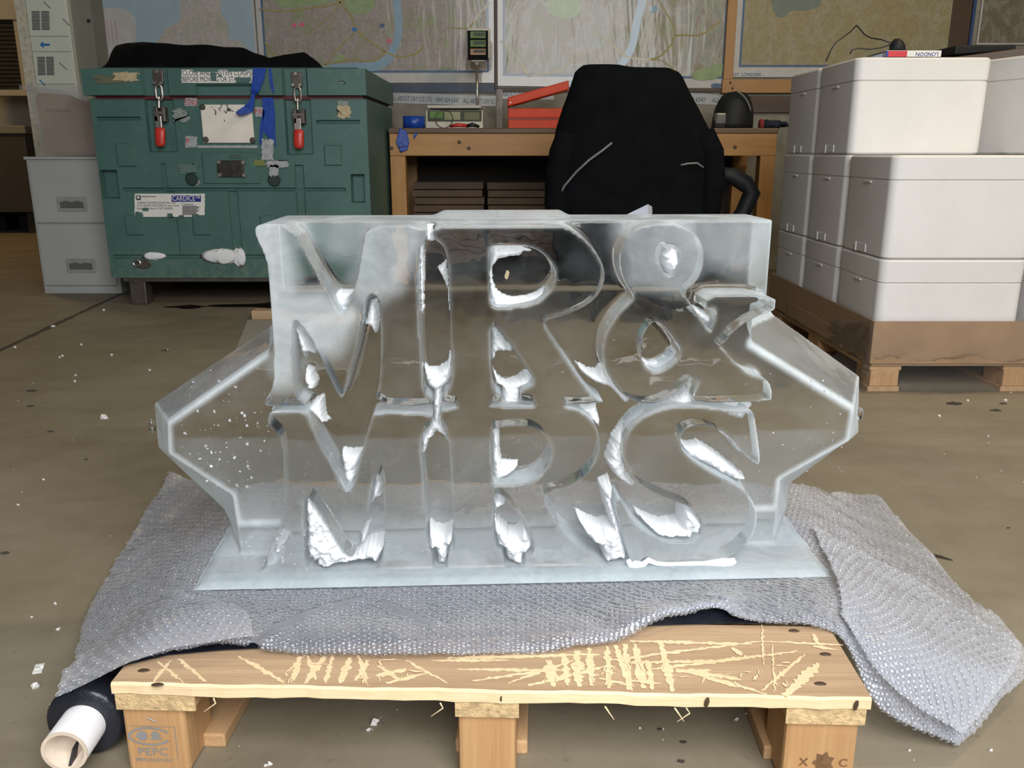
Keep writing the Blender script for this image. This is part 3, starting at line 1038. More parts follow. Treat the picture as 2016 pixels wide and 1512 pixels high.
# blue tape hanging on the container front
mb = MB()
tp = [((1056, 222), (1132, 224)), ((1050, 280), (1118, 290)), ((1040, 350), (1092, 360)), ((1044, 380), (1064, 385)), ((1030, 420), (1060, 440)), ((1000, 450), (1050, 486)), ((955, 480), (985, 505)), ((950, 492), (975, 504))]
rings = []
for i, (a, b) in enumerate(tp):
    yy = GY - .034 - (.01 if i in (1, 2) else .0) - (.02 if i > 5 else 0)
    a, b = c2(*a, yy), c2(*b, yy)
    rings.append([a, b, b + Vector((0, .001, 0)), a + Vector((0, .001, 0))])
mb.loft(rings)
pt = thing('blue_tape_strips', 'torn bright blue tape strips stuck to the front of the green container', 'tape', c2(1130, 690, GY - .03))
obj('tape_strip', mb, M_blue, pt)
for tp in ([((1148, 222), (1160, 222)), ((1150, 300), (1172, 310)), ((1160, 350), (1182, 380))],
           [((1108, 398), (1172, 400)), ((1112, 500), (1184, 500)), ((1110, 590), (1186, 610)), ((1120, 610), (1188, 690))],
           [((1112, 470), (1122, 480)), ((1096, 560), (1112, 560)), ((1090, 660), (1108, 700))]):
    rings = []
    for a, b in tp:
        yy = GY - .027 if tp[0][0][1] < 300 else GY - .006
        a, b = c2(*a, yy), c2(*b, yy)
        rings.append([a, b, b + Vector((0, .001, 0)), a + Vector((0, .001, 0))])
    obj('tape_strip', MB().loft(rings), M_blue, pt)

# snow dusted on the container's lower ledge
def snow_lump(name, c, sx, sz, sy, label, seed):
    r2 = random.Random(seed)
    rings = []
    for i in range(9):
        th = math.pi * i / 8
        rings.append([c + Vector((sx * math.sin(th) * math.cos(p) * (1 + .3 * math.sin(3 * p + seed)) , -abs(sy * math.sin(th) * math.sin(p)) * (1 if math.sin(p) > 0 else .05), sz * math.cos(th) * (1 + .25 * math.sin(5 * p + seed)))) for p in [2 * math.pi * k / 18 for k in range(18)]])
    return tag(obj(name, MB().loft(rings), M_snow, None, True), label, 'snow')


snow_lump('snow_clump', c2(455, 1343, GY - .001), .06, .018, .006, 'small white smear of snow low on the green container, left', 2)
snow_lump('snow_clump', c2(870, 1345, GY - .001), .10, .036, .008, 'larger white snow clump low on the green container front', 4)
snow_lump('snow_clump', c2(975, 1350, GY - .001), .035, .045, .006, 'upright snow dab beside the larger clump on the green container', 5)

# black cloth on the lid
top_l = [(207, 104), (222, 92), (250, 84), (330, 86), (400, 92), (470, 95), (505, 108), (530, 118), (560, 108), (600, 106), (625, 126), (634, 133)]
NX, NY_ = 60, 14
tu = [p[0] for p in top_l]
tv = [p[1] for p in top_l]
CY0, CY1 = GY + .20, GY + .62
mb = MB()
rows = []
xs = np.linspace(207, 634, NX)
for j in range(NY_ + 1):
    row = []
    f = j / NY_
    for i, u in enumerate(xs):
        vtop = np.interp(u, tu, tv)
        pm = PY(u, vtop, GY + .35)
        h = pm.z - (gzt + .014)
        prof = max(0.0, 1 - abs(2 * f - 1) ** 3.0)
        wob = .003 * math.sin(i * .5 + j * 1.3) + .004 * math.sin(i * .21 - j * .8)
        endf = min(1, (i / 3) ** .5, (NX - 1 - i) / 2)
        z = gzt + .014 + max(0, h * prof * endf + wob * prof * endf)
        row.append(Vector((pm.x + (.03 if i < 3 else 0) * (1 - f), CY0 + (CY1 - CY0) * f + .02 * math.sin(i * .4), z)))
    rows.append(row)
for row in rows:
    mb.v += [tuple(p) for p in row]
for j in range(NY_):
    for i in range(NX - 1):
        mb.f.append((j * NX + i, j * NX + i + 1, (j + 1) * NX + i + 1, (j + 1) * NX + i))
o = tag(obj('black_cloth', mb, M_black, None, True), 'rumpled black cloth heaped on the lid of the green container', 'cloth')
sm = o.modifiers.new('thick', 'SOLIDIFY')
sm.thickness = .006

# wet patches beneath the container
for (u, v, a, b_, lab) in ((370, 604, .11, .05, 'small dark wet patch on the floor near the container foot'), (565, 601, .34, .11, 'long dark wet patch on the floor under the container edge')):
    p = PZ(u, v, .0015)
    pts = [(p.x + a * math.cos(q) * (1 + .3 * math.sin(3 * q + a * 50)), p.y + b_ * math.sin(q) * (1 + .35 * math.sin(4 * q + 1))) for q in [2 * math.pi * i / 28 for i in range(28)]]
    mb = MB()
    mb.add([(x, y, .0005) for x, y in pts] + [(x, y, .0018) for x, y in pts], [tuple(range(28))[::-1], tuple(range(28, 56))] + [(i, (i + 1) % 28, 28 + (i + 1) % 28, 28 + i) for i in range(28)])
    tag(obj('wet_patch', mb, M_wet), lab, 'puddle')

# ================================================================== maps on the back wall
MY = WY - .016


def wall_map(name, label, u0, u1, vb, mat, ztop=2.35, border=True, tilt=0.0):
    a, b = PY(u0, vb, MY), PY(u1, vb + tilt, MY)
    t = thing(name, label, 'map', ((a.x + b.x) / 2, MY, min(a.z, b.z)))
    mg = .035 if border else .012

    def quad(i, y0, y1, extra=0):
        return [Vector((a.x + i, y0, a.z + i + extra)), Vector((b.x - i, y0, b.z + i + extra)), Vector((a.x + i, y1, a.z + i + extra)), Vector((b.x - i, y1, b.z + i + extra)),
                Vector((a.x + i, y0, ztop - i)), Vector((b.x - i, y0, ztop - i)), Vector((a.x + i, y1, ztop - i)), Vector((b.x - i, y1, ztop - i))]
    obj('sheet', MB().hexa(quad(0, MY, MY + .003)), M_margin, t)
    if border:
        obj('blue_border', MB().hexa(quad(mg, MY - .0012, MY - .0002, .03)), M_bluink2, t)
    obj('print', MB().hexa(quad(mg + .014 if border else mg, MY - .0026, MY - .0014, .03 if border else 0)), mat, t)
    return t


M_bluink2 = plain('printed_blue_border', (.05, .11, .21), .5, var=.4, scale=120, coat=.4)


def strip(t, name, pts, wpx, mat, y=MY - .0034):
    """printed road or river as a flat ribbon"""
    P = [PY(u, v, y) for u, v in pts]
    ws = [q_ * .95 for q_ in wpx] if isinstance(wpx, (list, tuple)) else [wpx * .6] * len(P)
    sc_ = WY / FPX
    Q = []
    n = len(P)
    # resample with Catmull-Rom
    for i in range(n - 1):
        p0, p1, p2, p3 = P[max(i - 1, 0)], P[i], P[i + 1], P[min(i + 2, n - 1)]
        for k in range(5):
            f = k / 5
            Q.append((0.5 * ((2 * p1) + (p2 - p0) * f + (2 * p0 - 5 * p1 + 4 * p2 - p3) * f * f + (3 * p1 - p0 - 3 * p2 + p3) * f ** 3), ws[i] + (ws[i + 1] - ws[i]) * f))
    Q.append((P[-1], ws[-1]))
    mb = MB()
    L = []
    for i, (p, wd) in enumerate(Q):
        d = (Q[min(i + 1, len(Q) - 1)][0] - Q[max(i - 1, 0)][0]).normalized()
        nn = Vector((-d.z, 0, d.x))
        L.append((p + nn * wd * sc_ / 2, p - nn * wd * sc_ / 2))
    for i in range(len(L) - 1):
        mb.add([L[i][0], L[i][1], L[i + 1][1], L[i + 1][0]], [(0, 1, 2, 3)])
    return obj(name, mb, mat, t)


def blotch(t, name, pts, mat, y=MY - .003):
    P = [PY(u, v, y) for u, v in smooth_poly(pts, 1)]
    return obj(name, MB().prism([(p.x, p.z) for p in P], y - .0002, y + .0002), mat, t)


t = wall_map('wall_map', 'regional wall map with pale blue sea behind the black cloth', 192, 511, 166, M_map1, border=False)
blotch(t, 'land', [(345, -20), (440, -20), (432, 20), (446, 40), (452, 60), (448, 80), (470, 78), (492, 100), (505, 130), (480, 160), (330, 160), (300, 100), (312, 75), (330, 52), (352, 45), (358, 25)], M_land1)
k1 = blotch(t, 'legend', [(192, 15), (266, 18), (268, 90), (240, 130), (210, 120), (196, 60)], M_margin)
for k in range(3):
    p0, p1 = PY(209 + k * 8, 38, MY - .0045), PY(214 + k * 8 + 2, 86, MY - .0045)
    obj('legend_bar', MB().box(p0.x, p1.x, MY - .0046, MY - .0036, p1.z, p0.z), plain('faded_pink_print', (.42, .26, .27), .6), t)
t = wall_map('wall_map', 'big city street map above the green container, left of the scale display', 514, 973, 163, M_map2)
strip(t, 'river', [(775, -40), (783, 20), (784, 70), (775, 95), (762, 118), (740, 130), (700, 132), (650, 134), (600, 142)], [14, 15, 14, 14, 17, 17, 15, 14, 12], M_river)
for pts, wd in (([(665, 0), (690, 30), (705, 62), (740, 90), (765, 105), (790, 112), (822, 104), (832, 90)], 5), ([(520, 82), (540, 110), (560, 125)], 4), ([(630, 130), (690, 118), (735, 120), (757, 100)], 4), ([(510, 18), (560, 22), (650, 10), (680, 0)], 4), ([(925, 55), (945, 25), (965, 5)], 5), ([(600, 70), (640, 40), (668, 10)], 3), ([(700, 62), (672, 90), (640, 128)], 3), ([(880, 55), (925, 56)], 3)):
    strip(t, 'road', pts, wd, M_road, MY - .0042)
blotch(t, 'park', [(532, -10), (650, -20), (660, 5), (600, 12), (552, 18)], M_park)
blotch(t, 'park', [(690, -10), (735, -20), (740, 10), (715, 32), (690, 25), (675, 5)], M_park)
blotch(t, 'park', [(655, 120), (668, 105), (680, 110), (682, 122), (660, 126)], M_park)
for (u, v, mm) in ((579, 50, M_pink), (594, 49, M_pink), (698, 58, M_bluink), (766, 80, M_pink), (752, 50, M_bluink2)):
    blotch(t, 'symbol', [(u - 5, v - 4), (u + 5, v - 4), (u + 5, v + 4), (u - 5, v + 4)], mm, MY - .0046)
t = wall_map('wall_map', 'creased street map in a glossy sleeve above the black jacket', 980, 1433, 169, M_map3, tilt=6)
strip(t, 'river', [(1275, -40), (1262, 10), (1252, 50), (1245, 90), (1225, 125), (1190, 150), (1120, 165)], [14, 15, 15, 14, 14, 14, 12], M_river)
for pts, wd in (([(985, 80), (1020, 115), (1040, 150)], 5), ([(1170, 60), (1200, 85), (1235, 112), (1290, 115), (1320, 90), (1332, 70), (1380, 68), (1420, 40)], 5), ([(1040, 150), (1100, 140), (1150, 100)], 4), ([(1265, 125), (1300, 118), (1340, 150)], 3), ([(1290, -10), (1320, 40), (1330, 70)], 3)):
    strip(t, 'road', pts, wd, M_road, MY - .0042)
blotch(t, 'park', [(1355, 145), (1400, 130), (1425, 120), (1420, 155), (1370, 160)], M_park)
blotch(t, 'park', [(1070, 0), (1130, -10), (1150, 20), (1120, 40), (1080, 30)], M_park)
blotch(t, 'lake', [(1280, 12), (1293, 10), (1296, 20), (1285, 27), (1277, 20)], M_river, MY - .0044)
blotch(t, 'legend_mark', [(1400, 164), (1420, 164), (1420, 173), (1400, 173)], M_bluink2, MY - .0044)
t = wall_map('wall_map', 'olive coloured country map above the white foam boxes', 1443, 1878, 152, M_map4)
obj('lettering', text_mesh('127  LONDON', .03, Matrix.Translation(PY(1470, 147, MY - .003)), .0003), M_bluink2, t)
blotch(t, 'lake', [(1512, -20), (1610, -20), (1620, 10), (1590, 22), (1555, 20), (1545, 36), (1525, 32)], plain('printed_grey_green', (.16, .19, .155), .6, coat=.5), MY - .003)
t = wall_map('wall_map', 'dark faded map at the right end of the back wall', 1922, 2080, 88, M_map5, border=False)
p0, p1 = PY(1876, 20, WY - .03), PY(1914, 20, WY - .03)
tag(obj('brown_board', MB().box(p0.x, p1.x, WY - .03, WY - .002, 1.3, 2.6), M_brownwood, None, bevel=.003), 'upright brown board between the two right-hand maps', 'board')
p0, p1 = PY(1915, 20, WY - .03), PY(1921, 20, WY - .03)
tag(obj('blue_strip', MB().box(p0.x, p1.x, WY - .034, WY - .002, 1.45, 2.6), plain('blue_edge_strip', (.03, .06, .16), .5), None), 'thin blue upright strip next to the brown board', 'strip')

# batten frame by the right map, shelf boards behind bench
p0, p1 = PY(1430, 60, WY - .05), PY(1449, 60, WY - .05)
fr = thing('batten_frame', 'orange varnished timber battens behind the olive map edge', 'frame', (p0.x, WY - .03, 1.2))
zb = [PY(1440, v, WY - .05).z for v in (183, 156)]
obj('upright', MB().box(p0.x, p1.x, WY - .05, WY - .019, zb[1], 2.6), M_benchz, fr, bevel=.003)
xr = PY(1640, 170, WY - .05).x
obj('crossbar', MB().box(PY(1422, 170, WY - .05).x, xr, WY - .05, WY - .002, zb[0], zb[1]), M_bench, fr, bevel=.003)
for uu, vv in ((1438, 163), (1442, 174)):
    obj('screw', MB().lathe([(.008, 0), (.005, .004)], Matrix.Translation(PY(uu, vv, WY - .05)) @ Matrix.Rotation(R(90), 4, 'X'), 8), M_ink, fr)
zz = [PY(1500, v, WY - .03).z for v in (222, 189)]
tag(obj('brown_board', MB().box(PY(1475, 200, WY).x, xr, WY - .03, WY - .002, zz[0], zz[1]), M_brownwood, None, bevel=.003), 'horizontal dark brown board on the wall behind the black helmet', 'board')

p0, p1 = PY(973.5, 60, WY - .03), PY(979.5, 60, WY - .03)
tag(obj('brown_batten', MB().box(p0.x, p1.x, WY - .03, WY - .001, PY(976, 176, WY).z, 2.5), M_brownwood, None, bevel=.002), 'upright dark brown batten between the two city street maps', 'batten')
# lower strip of wall: dark blue band and printed tape
z0, z1 = PY(870, 182, WY).z, PY(870, 166, WY).z
tag(obj('blue_band', MB().box(PY(772, 170, WY).x, PY(978, 170, WY).x, WY - .012, WY - .001, z0, z1), M_bluedk), 'dark blue band on the wall under the city street map', 'band')
z0, z1 = PY(1060, 178, WY).z, PY(1060, 170, WY).z
tag(obj('brown_batten', MB().box(PY(978, 170, WY).x, PY(1420, 170, WY).x, WY - .022, WY - .001, z0 - .01, z1 - .012), M_brownwood), 'thin brown batten under the creased street map', 'batten')


def tape_run(u0, u1, v0, v1, hpx, strings, label):
    a, b = PY(u0, v0, WY - .004), PY(u1, v1, WY - .004)
    hh = hpx * WY / FPX / 1.06
    t = thing('printed_tape', label, 'tape', ((a.x + b.x) / 2, WY - .003, min(a.z, b.z)))
    up = Vector((0, 0, hh / 2))
    th = Vector((0, .001, 0))
    obj('tape_band', MB().hexa([a - up, b - up, a - up + th, b - up + th, a + up, b + up, a + up + th, b + up + th]), M_tapegrey, t)
    ang = -math.atan2(b.z - a.z, b.x - a.x)
    for s, u, vv, sz, wd_ in strings:
        obj('lettering', text_mesh(s, sz, Matrix.Translation(PY(u, vv, WY - .0055)) @ Matrix.Rotation(ang, 4, 'Y'), .0004, 'LEFT', wid=wd_), M_bluedk, t)


tape_run(762, 976, 192, 199, 20, (('ALL ABOUT DRY ICE LTD', 769, 193.5, .044, .285), ('0845 604 6547', 858, 196.5, .044, .16), ('ALL ABOUT DRY IC', 912, 198.5, .044, .215)), 'grey printed tape on the wall behind the scale')
tape_run(984, 1090, 184, 186, 20, (('ABOUT DRY ICE LTD', 989, 185.5, .044, .27),), 'grey printed tape on the wall above the orange toolbox')
tape_run(1345, 1432, 192, 198, 20, (('604 6547', 1352, 195, .044, .13), ('ALL', 1402, 197, .044, .05)), 'grey printed tape on the wall left of the black helmet')

# ================================================================== workbench
BY = 5.4
bx0, bx1 = PY(766, 260, BY).x, PY(1531, 260, BY).x
bzt = PY(900, 252, BY).z
bza = PY(900, 263, BY).z
bzb = PY(900, 307, BY).z
t = thing('workbench', 'long varnished pine workbench along the map wall', 'workbench', ((bx0 + bx1) / 2, BY + .35, 0))
for k in range(4):
    obj('top_board', MB().box(bx0 - .005, bx1 + .004, BY - .006 + k * .19, BY + .18 + k * .19, bza, bzt - (.002 if k % 2 else 0)), M_benchtop, t, bevel=.006)
obj('front_rail', MB().box(bx0, bx1, BY, BY + .045, bzb, bza), M_bench, t, bevel=.004)
obj('back_rail', MB().box(bx0, bx1, BY + .70, BY + .745, bzb, bza), M_bench, t, bevel=.004)
lw = PY(796, 330, BY).x - PY(766, 330, BY).x
for xx in (bx0, bx1 - lw):
    for yy in (BY + .002, BY + .65):
        obj('leg', MB().box(xx, xx + lw, yy, yy + .09, 0, bzb), M_benchz, t, bevel=.004)
for (u, v) in ((771, 292), (790, 297), (923, 292), (904, 280), (1447, 290)):
    obj('knot', MB().lathe([(.012, 0), (.008, .002)], Matrix.Translation(PY(u, v, BY)) @ Matrix.Rotation(R(90), 4, 'X'), 10), M_brownwood, t)
obj('low_shelf', MB().box(bx0 + .02, bx1 - .02, BY + .1, BY + .72, .18, .21), M_brownwood, t)
obj('back_panel', MB().box(bx0 + .03, bx1 - .03, BY + .75, BY + .765, .1, bzb + .05), plain('dark_back_panel', (.02, .015, .011), .8), t)
# flattened cardboard under the bench
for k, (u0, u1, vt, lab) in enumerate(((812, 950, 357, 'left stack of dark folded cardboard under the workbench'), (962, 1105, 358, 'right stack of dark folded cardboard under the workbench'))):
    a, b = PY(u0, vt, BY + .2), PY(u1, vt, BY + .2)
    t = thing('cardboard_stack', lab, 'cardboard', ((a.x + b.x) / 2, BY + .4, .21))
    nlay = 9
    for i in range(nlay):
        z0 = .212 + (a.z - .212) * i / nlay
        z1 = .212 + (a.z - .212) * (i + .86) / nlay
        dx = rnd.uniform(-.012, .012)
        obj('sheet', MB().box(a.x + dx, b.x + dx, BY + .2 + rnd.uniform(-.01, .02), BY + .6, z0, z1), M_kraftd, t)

# things on the bench
def on_bench(u, Y):
    return PY(u, 250, Y).x


# blue tape lump stuck to the bench corner
t = thing('blue_tape_scrap', 'crumpled blue tape stuck on the left corner of the bench rail', 'tape', PY(793, 295, BY))
for pts in ([(787, 252), (800, 258), (806, 280), (803, 290), (784, 292), (780, 280), (784, 262)], [(784, 288), (804, 286), (802, 296), (788, 299)], [(815, 263), (822, 259), (820, 268), (814, 274)]):
    obj('tape_scrap', MB().prism([(PY(u, v, BY - .012).x, PY(u, v, BY - .012).z) for u, v in pts], BY - .014, BY - .002), M_blue, t, bevel=.004)
# roll of blue tape lying flat
c = Vector((on_bench(815, BY + .12), BY + .13, bzt))
tag(obj('blue_tape_roll', MB().lathe([(.042, 0), (.068, 0), (.068, .072), (.042, .072), (.042, 0)], Matrix.Translation(c), 28, False), M_blue, None, True), 'wide blue tape roll lying on the left end of the workbench', 'tape')
# bench scale with pole display
sx0, sx1 = on_bench(838, BY + .3), on_bench(951, BY + .3)
t = thing('pole_scale', 'beige weighing scale with a pole display on the workbench', 'scale', ((sx0 + sx1) / 2, BY + .45, bzt))
sz1 = PY(890, 207, BY + .3).z
sz2 = PY(890, 216, BY + .3).z
obj('base', MB().hexa([Vector((sx0, BY + .28, bzt)), Vector((sx1, BY + .28, bzt)), Vector((sx0, BY + .62, bzt)), Vector((sx1, BY + .62, bzt)), Vector((sx0, BY + .32, sz2)), Vector((sx1, BY + .32, sz2)), Vector((sx0, BY + .62, sz2)), Vector((sx1, BY + .62, sz2))]), M_beigeplastic, t, bevel=.008)
obj('pan', MB().box(sx0 + .01, sx1 - .01, BY + .30, BY + .63, sz2 + .008, sz1), M_beigeplastic, t, bevel=.008)
yf = BY + .296


def scale_face(u0, u1, v0, v1, mat, name, dy=0.0):
    a, b = PY(u0, v1, yf), PY(u1, v0, yf)
    sl = .04 / (sz2 - bzt)
    ya, yb_ = BY + .28 + (a.z - bzt) * sl - .004 - dy, BY + .28 + (b.z - bzt) * sl - .004 - dy
    obj(name, MB().hexa([Vector((a.x, ya, a.z)), Vector((b.x, ya, a.z)), Vector((a.x, ya + .006, a.z)), Vector((b.x, ya + .006, a.z)), Vector((a.x, yb_, b.z)), Vector((b.x, yb_, b.z)), Vector((a.x, yb_ + .006, b.z)), Vector((b.x, yb_ + .006, b.z))]), mat, t)


scale_face(842, 948, 217, 239, M_lcdd, 'fascia')
scale_face(846, 872, 219, 233, M_lcd, 'display', .003)
scale_face(875, 906, 220, 236, plain('pale_green_keypad', (.27, .28, .16), .5), 'keypad', .003)
scale_face(914, 944, 221, 236, plain('olive_keypad', (.14, .15, .075), .5), 'keypad', .003)
px = on_bench(940, BY + .5)
zp0, zp1 = sz1 - .02, PY(940, 128, BY + .5).z
obj('pole', MB().tube([(px, BY + .5, bzt), (px, BY + .5, zp1 + .03)], .0095, 12), M_pole, t, True)
obj('pole_socket', MB().lathe([(.013, 0), (.02, .02), (.02, .035)], Matrix.Translation((px, BY + .5, zp1)), 14), M_beigeplastic, t, True)
a, b = PY(919, 122, BY + .48), PY(965, 55, BY + .48)
obj('display_head', MB().prism([(a.x, b.z - .012), (a.x + .012, b.z), (b.x - .012, b.z), (b.x, b.z - .012), (b.x - .004, a.z + .02), ((a.x + b.x) / 2 + .04, a.z), ((a.x + b.x) / 2 - .04, a.z), (a.x + .004, a.z + .02)], BY + .465, BY + .53), M_beigeplastic, t, bevel=.008)
a, b = PY(921, 118, BY + .46), PY(961, 60, BY + .46)
obj('fascia', MB().box(a.x, b.x, BY + .459, BY + .466, a.z, b.z), plain('matt_black_fascia', (.008, .008, .008), .9, spec=.1), t)
for (v0, v1, mm) in ((62, 75, M_lcd), (79, 92, M_lcd), (96, 108, M_lcdo)):
    a, b = PY(926, v1, BY + .457), PY(956, v0, BY + .457)
    obj('readout', MB().box(a.x, b.x, BY + .4565, BY + .46, a.z, b.z), mm, t)
    obj('readout_mask', MB().box(a.x + .02, b.x - .004, BY + .4555, BY + .458, a.z + .012, b.z - .006), M_lcdd, t)
# wire ring and pliers in front of scale
rcx = PY(874, 229, BY + .15)
rp = [Vector((rcx.x + .054 * math.cos(q), BY + .15 + .03 * math.sin(q), bzt + .057 + .054 * math.sin(q))) for q in [2 * math.pi * i / 28 for i in range(29)]]
tag(obj('wire_ring', MB().tube(rp, .0035, 6), M_darkmetal, None, True), 'loop of grey wire leaning against the scale', 'wire')
t = thing('pliers', 'red and black handled pliers lying before the scale', 'pliers', (on_bench(915, BY + .1), BY + .1, bzt))
p0, p1 = on_bench(886, BY + .1), on_bench(918, BY + .1)
obj('red_handle', MB().tube([(p0, BY + .1, bzt + .012), ((p0 + p1) / 2, BY + .08, bzt + .02), (p1, BY + .1, bzt + .016)], [.008, .013, .011], 10), M_red, t, True)
p2 = on_bench(942, BY + .1)
obj('black_handle', MB().tube([(p1, BY + .12, bzt + .014), ((p2 + p1) / 2, BY + .1, bzt + .022), (p2, BY + .13, bzt + .012)], [.01, .014, .009], 10), M_rubber, t, True)
# serrated upright steel strip beside the toolbox
a, b = PY(978, 248, BY + .55), PY(989, 176, BY + .55)
t = thing('saw_rack', 'upright toothed steel strip standing left of the orange toolbox', 'tool', ((a.x + b.x) / 2, BY + .55, bzt))
obj('strip', MB().box(a.x, b.x, BY + .545, BY + .555, bzt, b.z), M_darkmetal, t)
mb = MB()
nt_ = 26
for i in range(nt_):
    z = bzt + (b.z - bzt) * (i + .2) / nt_
    mb.box(a.x + .002, a.x + .022, BY + .538, BY + .546, z, z + .005)
tag(obj('teeth', mb, M_darkmetal, t), None, None, None, 'stuff')
# orange toolbox, lid propped open
t0x, t1x = on_bench(1000, BY + .22), on_bench(1130, BY + .22)
tzb1 = PY(1050, 213, BY + .22).z
t = thing('toolbox', 'orange red metal toolbox with its lid propped open', 'toolbox', ((t0x + t1x) / 2, BY + .32, bzt))
obj('box_body', MB().box(t0x, t1x, BY + .22, BY + .42, bzt, tzb1), M_orange, t, bevel=.006)
mz = (bzt * .45 + tzb1 * .55)
obj('body_bead', MB().box(t0x - .002, t1x + .002, BY + .214, BY + .42, mz - .012, mz - .004), plain('toolbox_groove', (.28, .03, .015), .5), t)
obj('body_bead', MB().box(t0x - .003, t1x + .003, BY + .212, BY + .42, mz, mz + .008), M_orange, t, bevel=.002)
la, lb = PY(999, 210, BY + .22), PY(1120, 176, BY + .22)
lt = PY(999, 192, BY + .22), PY(1120, 158, BY + .22)
obj('lid', MB().hexa([la, lb, la + Vector((0, .2, 0)), lb + Vector((0, .2, 0)), lt[0], lt[1], lt[0] + Vector((0, .2, 0)), lt[1] + Vector((0, .2, 0))]), M_orange, t, bevel=.006)
obj('lid_stay', MB().tube([PY(1003, 211, BY + .215), PY(1026, 210, BY + .215)], .004, 6), M_metal, t)
obj('hinge_pin', MB().lathe([(.006, 0), (.004, .004)], Matrix.Translation(PY(1005, 202, BY + .219)) @ Matrix.Rotation(R(90), 4, 'X'), 8), M_metal, t)
# welding helmet
hc = PY(1441, 249, BY + .25)
hw = PY(1481, 249, BY + .25).x - hc.x
hh = PY(1441, 180, BY + .25).z - bzt
t = thing('welding_helmet', 'black welding helmet standing at the right of the workbench', 'helmet', (hc.x, BY + .25, bzt))
rings = []
for f in (0, .15, .35, .55, .75, .88, .96, 1.0):
    s = math.sqrt(max(0, 1 - (f * .99) ** 2.6))
    s = .22 + .78 * s if f < 1 else .1
    rings.append([Vector((hc.x + hw * s * math.cos(q) + .01 * f, BY + .25 + .115 * s * math.sin(q), bzt + hh * f)) for q in [2 * math.pi * i / 24 for i in range(24)]])
obj('shell', MB().loft(rings), M_blackpl, t, True)
a, b = PY(1408, 248, BY + .14), PY(1431, 222, BY + .14)
obj('lens_window', MB().box(a.x, b.x, BY + .14, BY + .2, a.z + .01, b.z), plain('grey_lens', (.12, .12, .105), .25), t, bevel=.01)
obj('lens_frame', MB().box(a.x - .004, a.x + .07, BY + .15, BY + .21, bzt, a.z + .035), M_blackpl, t, bevel=.01)
ed = [PY(1452 + 26 * math.sin(f * 1.4), 181 + 38 * f ** 1.4, BY + .145) for f in [i / 8 for i in range(9)]]
obj('rim_band', MB().tube(ed, .006, 6), M_piping, t, True)
# dark glove-like bundle at bench end
p = Vector((on_bench(1516, BY + .3), BY + .3, bzt))
t = thing('work_glove', 'dark blue work glove with a red cuff at the bench end', 'glove', p)
rings = []
for i, f in enumerate((0, .15, .4, .7, .9, 1)):
    s = (.4, .9, 1, .9, .7, .2)[i]
    rings.append([p + Vector((-.05 + .12 * f, .05 * s * math.sin(q), .03 + .028 * s * math.cos(q) + .006 * math.sin(9 * f + q))) for q in [2 * math.pi * k / 12 for k in range(12)]])
obj('palm', MB().loft(rings), plain('navy_knit', (.012, .018, .035), .9), t, True)
for k in range(4):
    obj('finger', MB().tube([p + Vector((.05, -.035 + .022 * k, .034)), p + Vector((.085, -.04 + .026 * k, .036 - .004 * k)), p + Vector((.115 - .008 * abs(k - 1), -.042 + .028 * k, .02))], [.012, .011, .008], 8), plain('navy_knit', (.012, .018, .035), .9), t, True)
obj('cuff', MB().lathe([(.028, 0), (.033, .012), (.03, .024)], Matrix.Translation(p + Vector((-.07, 0, .03))) @ Matrix.Rotation(R(90), 4, 'Y'), 14), plain('dull_red_knit', (.25, .03, .025), .9), t, True)

# ================================================================== office chair with a black jacket
HY = 4.25
hx = PY(1255, 250, HY).x
t = thing('office_chair', 'black office chair with curved arms, under the black jacket', 'chair', (hx, HY + .1, 0))
CHX, CHY = hx, HY + .12
obj('seat', MB().box(CHX - .25, CHX + .25, CHY - .06, CHY + .44, .44, .54), M_black, t, bevel=.04, seg=3)
obj('backrest', MB().box(CHX - .22, CHX + .20, CHY - .10, CHY - .02, .60, 1.12), M_black, t, bevel=.035, seg=3)
obj('back_stem', MB().tube([(CHX, CHY + .1, .44), (CHX, CHY - .1, .47), (CHX, CHY - .12, .8)], .025, 8), M_blackpl, t)
obj('gas_lift', MB().tube([(CHX, CHY + .17, .10), (CHX, CHY + .17, .45)], .028, 12), M_blackpl, t)
for k in range(5):
    q = 2 * math.pi * k / 5 + .3
    e = Vector((CHX + .29 * math.cos(q), CHY + .17 + .29 * math.sin(q), .085))
    l = obj('star_leg', MB().tube([(CHX, CHY + .17, .125), e], [.032, .02], 8), M_blackpl, t)
    obj('caster', MB().lathe([(.02, -.022), (.03, -.018), (.03, .018), (.02, .022)], Matrix.Translation((e.x, e.y, .03)) @ Matrix.Rotation(R(90), 4, 'X') @ Matrix.Rotation(q, 4, 'Y'), 14), M_rubber, l)
    obj('caster_stem', MB().tube([e, (e.x, e.y, .05)], .009, 6), M_blackpl, l)
for s in (1, -1):
    if s > 0:
        pts = [PY(1405, 338, HY + .18), PY(1440, 345, HY + .18), PY(1468, 362, HY + .18), PY(1480, 380, HY + .18), PY(1462, 420, HY + .18), PY(1420, 470, HY + .18)]
    else:
        pts = [Vector((2 * CHX - p.x + .24, p.y, p.z)) for p in pts]
    obj('armrest', MB().tube(pts, [.026, .04, .044, .044, .04, .03], 10), M_blackpl, t, True)

